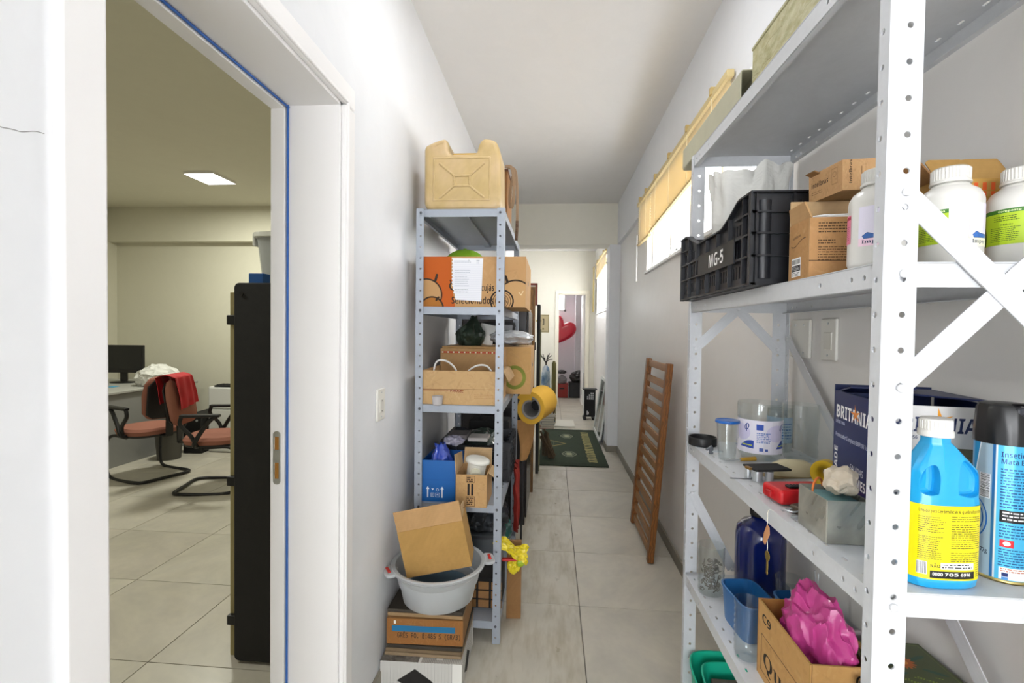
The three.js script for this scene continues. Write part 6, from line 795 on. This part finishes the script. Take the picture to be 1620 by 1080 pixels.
{ // hanging curtain at the last blind's end and vine outside the second window
  const t = thing('curtain', 'narrow yellow curtain beside the window beyond the pillar', 'curtain', [0.715, 0, -8.78]); mesh('cloth', sheet((u, v) => [0.008 * Math.sin(u * 22), 1.74 + v * 0.78, -0.1 + u * 0.2], 40, 6, 0.002), PH(0xe2cf8d, 0.8, { transmission: 0.3, thickness: 0 }), t); mesh('rod', rod([0, 2.53, -0.12], [0, 2.53, 0.12], 0.008), S(0xcbb073, 0.5), t);
  const v = thing('garden_vine', 'leafy twig seen outside the window beyond the pillar', 'plant', [1.35, 0, -8.9]); mesh('stem', tube([[0, -0.004, 0], [0.02, 0.8, 0.05], [0.02, 1.8, 0.1], [-0.02, 2.1, 0.2], [0, 2.4, 0.25]], 0.008, 40, 6), S(0x4a4a30, 0.8), v); for (let i = 0; i < 14; i++) { const g = new THREE.SphereGeometry(0.05, 10, 6).scale(1, 0.1, 0.5).rotateZ(rr(-1, 1)).rotateY(rr(0, 6)); const m = mesh('leaf', g, T.leaf ??= PH(0x5c7040, 0.7, { transmission: 0.3, thickness: 0 }), v); m.position.set(rr(-0.06, 0.06), 1.6 + i * 0.06, 0.02 * i + rr(-0.06, 0.06)); }
}
// ---------- last room ----------
{
  const h = new THREE.Shape(); h.moveTo(0, -0.36); h.bezierCurveTo(-0.1, -0.2, -0.34, -0.02, -0.3, 0.17); h.bezierCurveTo(-0.27, 0.33, -0.07, 0.34, 0, 0.18); h.bezierCurveTo(0.07, 0.34, 0.27, 0.33, 0.3, 0.17); h.bezierCurveTo(0.34, -0.02, 0.1, -0.2, 0, -0.36);
  const t = thing('heart_balloon', 'shiny red heart balloon hanging in the end room', 'balloon', [0.15, 1.38, -10.36], 0.15); t.rotation.z = -0.5; mesh('foil', ext(h, 0.16, 0.075, 6, 20).translate(0, 0, -0.08), PH(0xc40a2a, 0.22, { clearcoat: 0.6 }), t); mesh('tail', [cyl(0.006, 0.012, 0.06, 0, -0.38, 0), rod([0, -0.38, 0], [0.1, -0.72, 0.02], 0.002, 6)], S(0xa80a24, 0.4), t);
  const bag = (label, pos, a, b, c, sd) => single('garbage_bag', label, 'bag', crumple(a, b, c, 0.14, 1.6, sd, 4, 0.7), PH(0x12110f, 0.4, { clearcoat: 0.3 }), pos);
  const crt = (label, x, w, h, d, col, z) => { const q = thing('storage_crate', label, 'crate', [x, 0.001, z]), m = S(col, 0.5); mesh('body', [rbox(w, h, d, 0.01, 0, h / 2, 0)], m, q); mesh('rim', rbox(w + 0.02, 0.03, d + 0.02, 0.006, 0, h, 0), m, q); mesh('handle', rbox(w * 0.4, 0.03, 0.01, 0.004, 0, h * 0.72, d / 2 + 0.002), T.black, q); return q; };
  crt('red storage crate on the floor of the end room', 0.21, 0.25, 0.27, 0.3, 0x8d2016, -10.28); crt('black storage crate on the floor of the end room', 0.53, 0.34, 0.3, 0.3, 0x0f0f11, -10.3);
  single('grey_bundle', 'grey cloth bundle on the red crate in the end room', 'cloth', crumple(0.1, 0.1, 0.1, 0.14, 1.6, 101, 3, 0.7), S(0x8a8688, 0.8), [0.21, 0.288, -10.27]); bag('black rubbish bag on the black crate in the end room', [0.54, 0.318, -10.3], 0.16, 0.14, 0.14, 102); bag('small black rubbish bag on the grey bundle in the end room', [0.2, 0.49, -10.3], 0.1, 0.045, 0.1, 103);
}
// ---------- office ----------
{
  const c = thing('black_cabinet', 'tall black padded screen clipped to an olive board inside the office doorway', 'screen', [0, 0, 0]);
  mesh('panel', ext(rrect(0.46, 1.555, 0.022, -1.06, 0.788), 0.045, 0.006, 3, 8).translate(0, 0, -1.915), S(0x1c1b1c, 0.75, { bumpMap: bumpFine, bumpScale: 0.001 }), c);
  mesh('board', metres(rbox(0.505, 1.53, 0.02, 0.002, -1.0855, 0.765, -1.927), 1), S(0x9c9062, 0.7), c, 'olive backing board');
  for (const y of [0.16, 0.745, 1.415]) mesh('clip', rbox(0.045, 0.04, 0.05, 0.004, -1.318, y, -1.922), T.black, c);
  mesh('bolt', cyl(0.008, 0.008, 0.008, -1.255, 1.52, -1.868, PI / 2, 0, 0, 14), T.black, c);
  const cb = thing('storage_cabinet', 'low office cabinet behind the black screen', 'cabinet', [-1.09, 0, -2.2]); mesh('body', rbox(0.485, 1.545, 0.5, 0.006, 0, 0.7725, 0), S(0x8d8770, 0.6), cb); mesh('handle', rbox(0.02, 0.12, 0.015, 0.004, -0.26, 0.85, 0.18), T.black, mesh('door', rbox(0.012, 1.44, 0.47, 0.003, -0.249, 0.78, 0), S(0x948e78, 0.6), cb));
  const bx = thing('storage_tub', 'clear storage tub with a milky lid on top of the office cabinet', 'tub', [-1.205, 1.546, -2.2]); const cm = PH(0xe8eaea, 0.25, { transmission: 0.6, thickness: 0 });
  mesh('wall', loft([[0, 0.105, 0.12, 6], [0.24, 0.13, 0.14, 6], [0.24, 0.127, 0.137, 6], [0.005, 0.102, 0.117, 6]], { seg: 56 }), cm, bx); mesh('lid', loft([[0.24, 0.136, 0.146, 6], [0.243, 0.142, 0.152, 6], [0.262, 0.14, 0.15, 6], [0.27, 0.11, 0.12, 6]], { seg: 56 }), S(0xdcdcd2, 0.4), bx); mesh('latch', rbox(0.012, 0.06, 0.05, 0.004, -0.139, 0.235, 0.09), S(0xe6e6e0, 0.4), bx);
  single('cloth_bundle', 'dark cloths folded inside the clear storage tub', 'cloth', crumple(0.08, 0.06, 0.09, 0.1, 1.8, 111, 3, 0.7), S(0x3b3c40, 0.9), [-1.205, 1.554, -2.2]);
  const sm = thing('storage_tub', 'small grey bowl with a pale rim on top of the clear storage tub', 'tub', [-1.18, 1.817, -2.2]); mesh('wall', loft([[0, 0.07, 0.07], [0.08, 0.09, 0.09], [0.08, 0.087, 0.087], [0.005, 0.067, 0.067]], { seg: 40 }), S(0x8d9190, 0.4), sm); mesh('rim', loft([[0.076, 0.09, 0.09], [0.08, 0.1, 0.1], [0.088, 0.1, 0.1], [0.09, 0.088, 0.088]], { seg: 40, cap: false }), S(0xdfe0d8, 0.4), sm);
  single('blue_box', 'small blue box beside the clear storage tub', 'box', rbox(0.068, 0.07, 0.05, 0.004, 0, 0.035, 0), S(0x17549c, 0.5), [-1.262, 1.546, -2.0]);
}
function chair(label, pos, turn, group) { // cantilever visitor chair, facing local +z
  const t = thing('office_chair', label, 'chair', pos, turn, group), fab = T.salmon ??= S(0x96604f, 0.85, { bumpMap: bumpFine, bumpScale: 0.001 });
  mesh('seat', loft([[0.4, 0.19, 0.19, 3], [0.41, 0.225, 0.22, 3], [0.445, 0.235, 0.23, 3], [0.468, 0.215, 0.215, 3], [0.474, 0.1, 0.1, 2.4]], { seg: 48 }), fab, t); mesh('seat_pan', loft([[0.385, 0.17, 0.17, 3], [0.39, 0.22, 0.215, 3], [0.41, 0.225, 0.22, 3]], { seg: 48 }), T.black, t);
  const back = loft([[0, 0.13, 0.02, 3], [0.012, 0.16, 0.03, 3], [0.06, 0.2, 0.035, 3], [0.22, 0.215, 0.035, 3], [0.32, 0.2, 0.033, 3], [0.37, 0.165, 0.028, 3], [0.385, 0.12, 0.015, 3]], { seg: 48 }); const bk = mesh('backrest', back, fab, t); bk.position.set(0, 0.56, -0.25); bk.rotation.x = -0.16;
  const sh = loft([[0.01, 0.14, 0.012, 3], [0.05, 0.19, 0.015, 3], [0.3, 0.195, 0.015, 3], [0.36, 0.14, 0.012, 3]], { seg: 40 }); const bs = mesh('back_shell', sh, T.black, t); bs.position.set(0, 0.56, -0.286); bs.rotation.x = -0.16;
  mesh('back_bar', [bar([0, 0.39, -0.16], [0, 0.4, -0.3], 0.06, 0.012), bar([0, 0.4, -0.3], [0, 0.66, -0.305], 0.06, 0.012, V(0, 0, 1))], T.black, t);
  mesh('sled_frame', tube([[-0.2, 0.385, -0.02], [-0.21, 0.385, 0.18], [-0.225, 0.35, 0.225], [-0.225, 0.06, 0.235], [-0.225, 0.018, 0.2], [-0.225, 0.016, -0.2], [-0.2, 0.016, -0.25], [0, 0.016, -0.26], [0.2, 0.016, -0.25], [0.225, 0.016, -0.2], [0.225, 0.018, 0.2], [0.225, 0.06, 0.235], [0.225, 0.35, 0.225], [0.21, 0.385, 0.18], [0.2, 0.385, -0.02]], 0.0135, 160, 10), T.black, t);
  for (const e of [-1, 1]) mesh('armrest', [tube([[e * 0.2, 0.4, -0.06], [e * 0.265, 0.42, -0.07], [e * 0.272, 0.52, -0.02], [e * 0.272, 0.63, 0.06], [e * 0.272, 0.655, 0.1]], 0.017, 30, 8), rbox(0.05, 0.026, 0.3, 0.011, e * 0.272, 0.663, -0.02), tube([[e * 0.272, 0.655, -0.16], [e * 0.272, 0.6, -0.17], [e * 0.27, 0.5, -0.09], [e * 0.25, 0.42, -0.06]], 0.016, 24, 8)], T.black, t);
  return t;
}
{
  chair('salmon office chair with a red cloth over its backrest', [-2.88, 0, -3.96], PI / 2 + 0.25, 'salmon office chairs');
  chair('salmon office chair turned to the desk with its black back shell showing', [-3.72, 0, -4.2], -PI / 2 - 0.35, 'salmon office chairs');
  const cl = S(0xb0141e, 0.75), ct = thing('cloth', 'bright red cloth draped over the chair back', 'cloth', [-2.88, 0, -3.96], PI / 2 + 0.25);
  mesh('drape', sheet((u, v) => { const s = (v - 0.46) * 0.6, x = -0.16 + u * 0.3 + 0.012 * Math.sin(v * 9); const top = 0.972, r = 0.06; const fold = 0.006 + 0.005 * Math.sin(u * 17 + v * 3) + 0.006 * noise(u * 5, v * 5, 2); let y, z; if (Math.abs(s) < r) { y = top + 0.02 * Math.cos(s / r * PI / 2) - 0.01; z = -0.33 + s * 1.1; } else { y = top - 0.012 - (Math.abs(s) - r) * (1 - 0.1 * u); z = -0.33 + Math.sign(s) * (0.066 + fold) + (top - y) * 0.16; } return [x, y, z]; }, 40, 48, 0.004), cl, ct);
}
function desk(label, pos, turn, w, d, modesty) {
  const t = thing('desk', label, 'desk', pos, turn), top = S(0xa9a9a4, 0.55), leg = S(0x8a8a88, 0.5);
  mesh('desktop', rbox(w, 0.025, d, 0.005, 0, 0.7275, 0), top, t); mesh('side_panel', rbox(0.025, 0.715, d - 0.1, 0.003, -w / 2 + 0.04, 0.3575, 0), leg, t); mesh('side_panel', rbox(0.025, 0.715, d - 0.1, 0.003, w / 2 - 0.04, 0.3575, 0), leg, t); mesh('modesty_panel', rbox(w - 0.11, 0.4, 0.018, 0.003, 0, 0.5, modesty), leg, t); return t;
}
{
  desk('grey office desk carrying the black computer monitor', [-4.82, 0, -4.82], 0, 1.2, 1.3, -0.5);
  const d2 = thing('drawer_cabinet', 'white drawer unit beyond the red draped chair', 'drawer unit', [-3.35, 0, -5.3]); mesh('body', rbox(0.85, 0.72, 0.5, 0.005, 0, 0.362, 0), S(0xd3d4d2, 0.5), d2); for (let i = 0; i < 3; i++) { const q = mesh('drawer', rbox(0.82, 0.22, 0.014, 0.003, 0, 0.13 + i * 0.235, 0.256), S(0xdcdddb, 0.45), d2); mesh('handle', rbox(0.12, 0.015, 0.02, 0.005, 0, 0.13 + i * 0.235, 0.27), T.alu, q); }
  single('keyboard', 'black keyboard lying on the white drawer unit', 'keyboard', merge([rbox(0.42, 0.018, 0.14, 0.004, 0, 0.01, 0), ...Array.from({ length: 40 }, (_, i) => rbox(0.03, 0.01, 0.022, 0.003, -0.18 + (i % 10) * 0.04, 0.022, -0.045 + Math.floor(i / 10) * 0.03))]), T.blackMat, [-3.5, 0.7225, -5.12]);
  const pp = thing('paper_stack', 'stack of white papers on the white drawer unit', 'paper', [-3.12, 0.7225, -5.36], 0.1); for (let i = 0; i < 4; i++) mesh('sheet', box(0.21, 0.006, 0.297, 0.004 * (i % 2), 0.003 + i * 0.0065, 0, 0, 0.08 * i), S(0xe4e4e0, 0.8), pp);
  const m = thing('computer_monitor', 'black flat computer monitor standing on the grey desk', 'monitor', [-4.84, 0.7405, -5.1], 0.12);
  mesh('screen_glass', rbox(0.43, 0.255, 0.002, 0.0008, 0, 0.28, 0.0185), S(0x111316, 0.25), mesh('bezel', rbox(0.47, 0.31, 0.035, 0.006, 0, 0.27, 0), T.black, m)); mesh('neck', rbox(0.07, 0.12, 0.03, 0.004, 0, 0.08, -0.02), T.black, m); mesh('foot', loft([[0, 0.13, 0.09], [0.012, 0.13, 0.09], [0.02, 0.06, 0.04]], { seg: 40 }), T.black, m);
  single('telephone', 'black telephone behind the monitor beside the white cloth', 'telephone', merge([rbox(0.16, 0.05, 0.18, 0.015, 0, 0.026, 0), rbox(0.05, 0.035, 0.2, 0.014, -0.05, 0.075, 0), rbox(0.05, 0.05, 0.05, 0.01, -0.05, 0.05, 0.06), rbox(0.05, 0.05, 0.05, 0.01, -0.05, 0.05, -0.06)]), T.black, [-4.47, 0.7405, -5.2]);
  single('white_cloth', 'white cloth heaped on the desk beside the monitor', 'cloth', crumple(0.2, 0.14, 0.18, 0.16, 1.8, 121, 4, 0.6), S(0xdcdcd8, 0.85), [-4.28, 0.7405, -4.95]);
  const shp = (label, x, z, w, d, c, r) => single('paper_sheet', label, 'paper', box(w, 0.003, d, 0, 0.0017, 0, 0, r), S(c, 0.8), [x, 0.7405, z]);
  shp('blue paper slip on the grey desk', -4.62, -4.72, 0.12, 0.1, 0x4aa0cc, 0.3); shp('yellow envelope on the edge of the grey desk', -4.72, -4.35, 0.26, 0.16, 0xd8a02c, 0.2); shp('tan paper sheet beneath the monitor on the grey desk', -4.72, -4.6, 0.2, 0.26, 0xcdb58c, -0.2); shp('white paper sheet at the front of the grey desk', -4.95, -4.45, 0.21, 0.29, 0xe4e4e0, 0.1);
  const b = thing('waste_bin', 'grey waste bin under the salmon chair', 'bin', [-3.99, 0, -4.75]); mesh('wall', lathe([[0.0005, 0.004], [0.1, 0.0], [0.105, 0.004], [0.125, 0.28], [0.13, 0.285], [0.127, 0.29], [0.121, 0.285], [0.1, 0.008], [0.0005, 0.008]], 40), S(0x55534e, 0.5), b); mesh('rim', new THREE.TorusGeometry(0.127, 0.005, 8, 40).rotateX(PI / 2).translate(0, 0.287, 0), S(0x4a4844, 0.5), b);
  const pc = thing('computer_tower', 'black computer tower on the floor behind the chairs', 'computer', [-3.92, 0, -5.18], 0.1); mesh('case', rbox(0.2, 0.42, 0.42, 0.008, 0, 0.21, 0), T.blackMat, pc); mesh('front', rbox(0.19, 0.4, 0.012, 0.004, 0, 0.21, 0.214), T.black, pc); mesh('button', cyl(0.012, 0.012, 0.006, 0.05, 0.36, 0.222, PI / 2, 0, 0, 16), T.alu, pc);
  const cb = thing('carton', 'brown carton on the office floor beside the desk', 'box', [-4.52, 0, -4.5], 0.1); mesh('body', metres(rbox(0.28, 0.24, 0.3, 0.003, 0, 0.12, 0), 1.5), T.cardDark, cb); mesh('tape', box(0.05, 0.001, 0.302, 0, 0.2405, 0), S(0xc9a36a, 0.3), cb);
}
scene.traverse((o) => { if (o.isMesh) { o.castShadow = true; o.receiveShadow = true; } });
renderer.render(scene, camera);
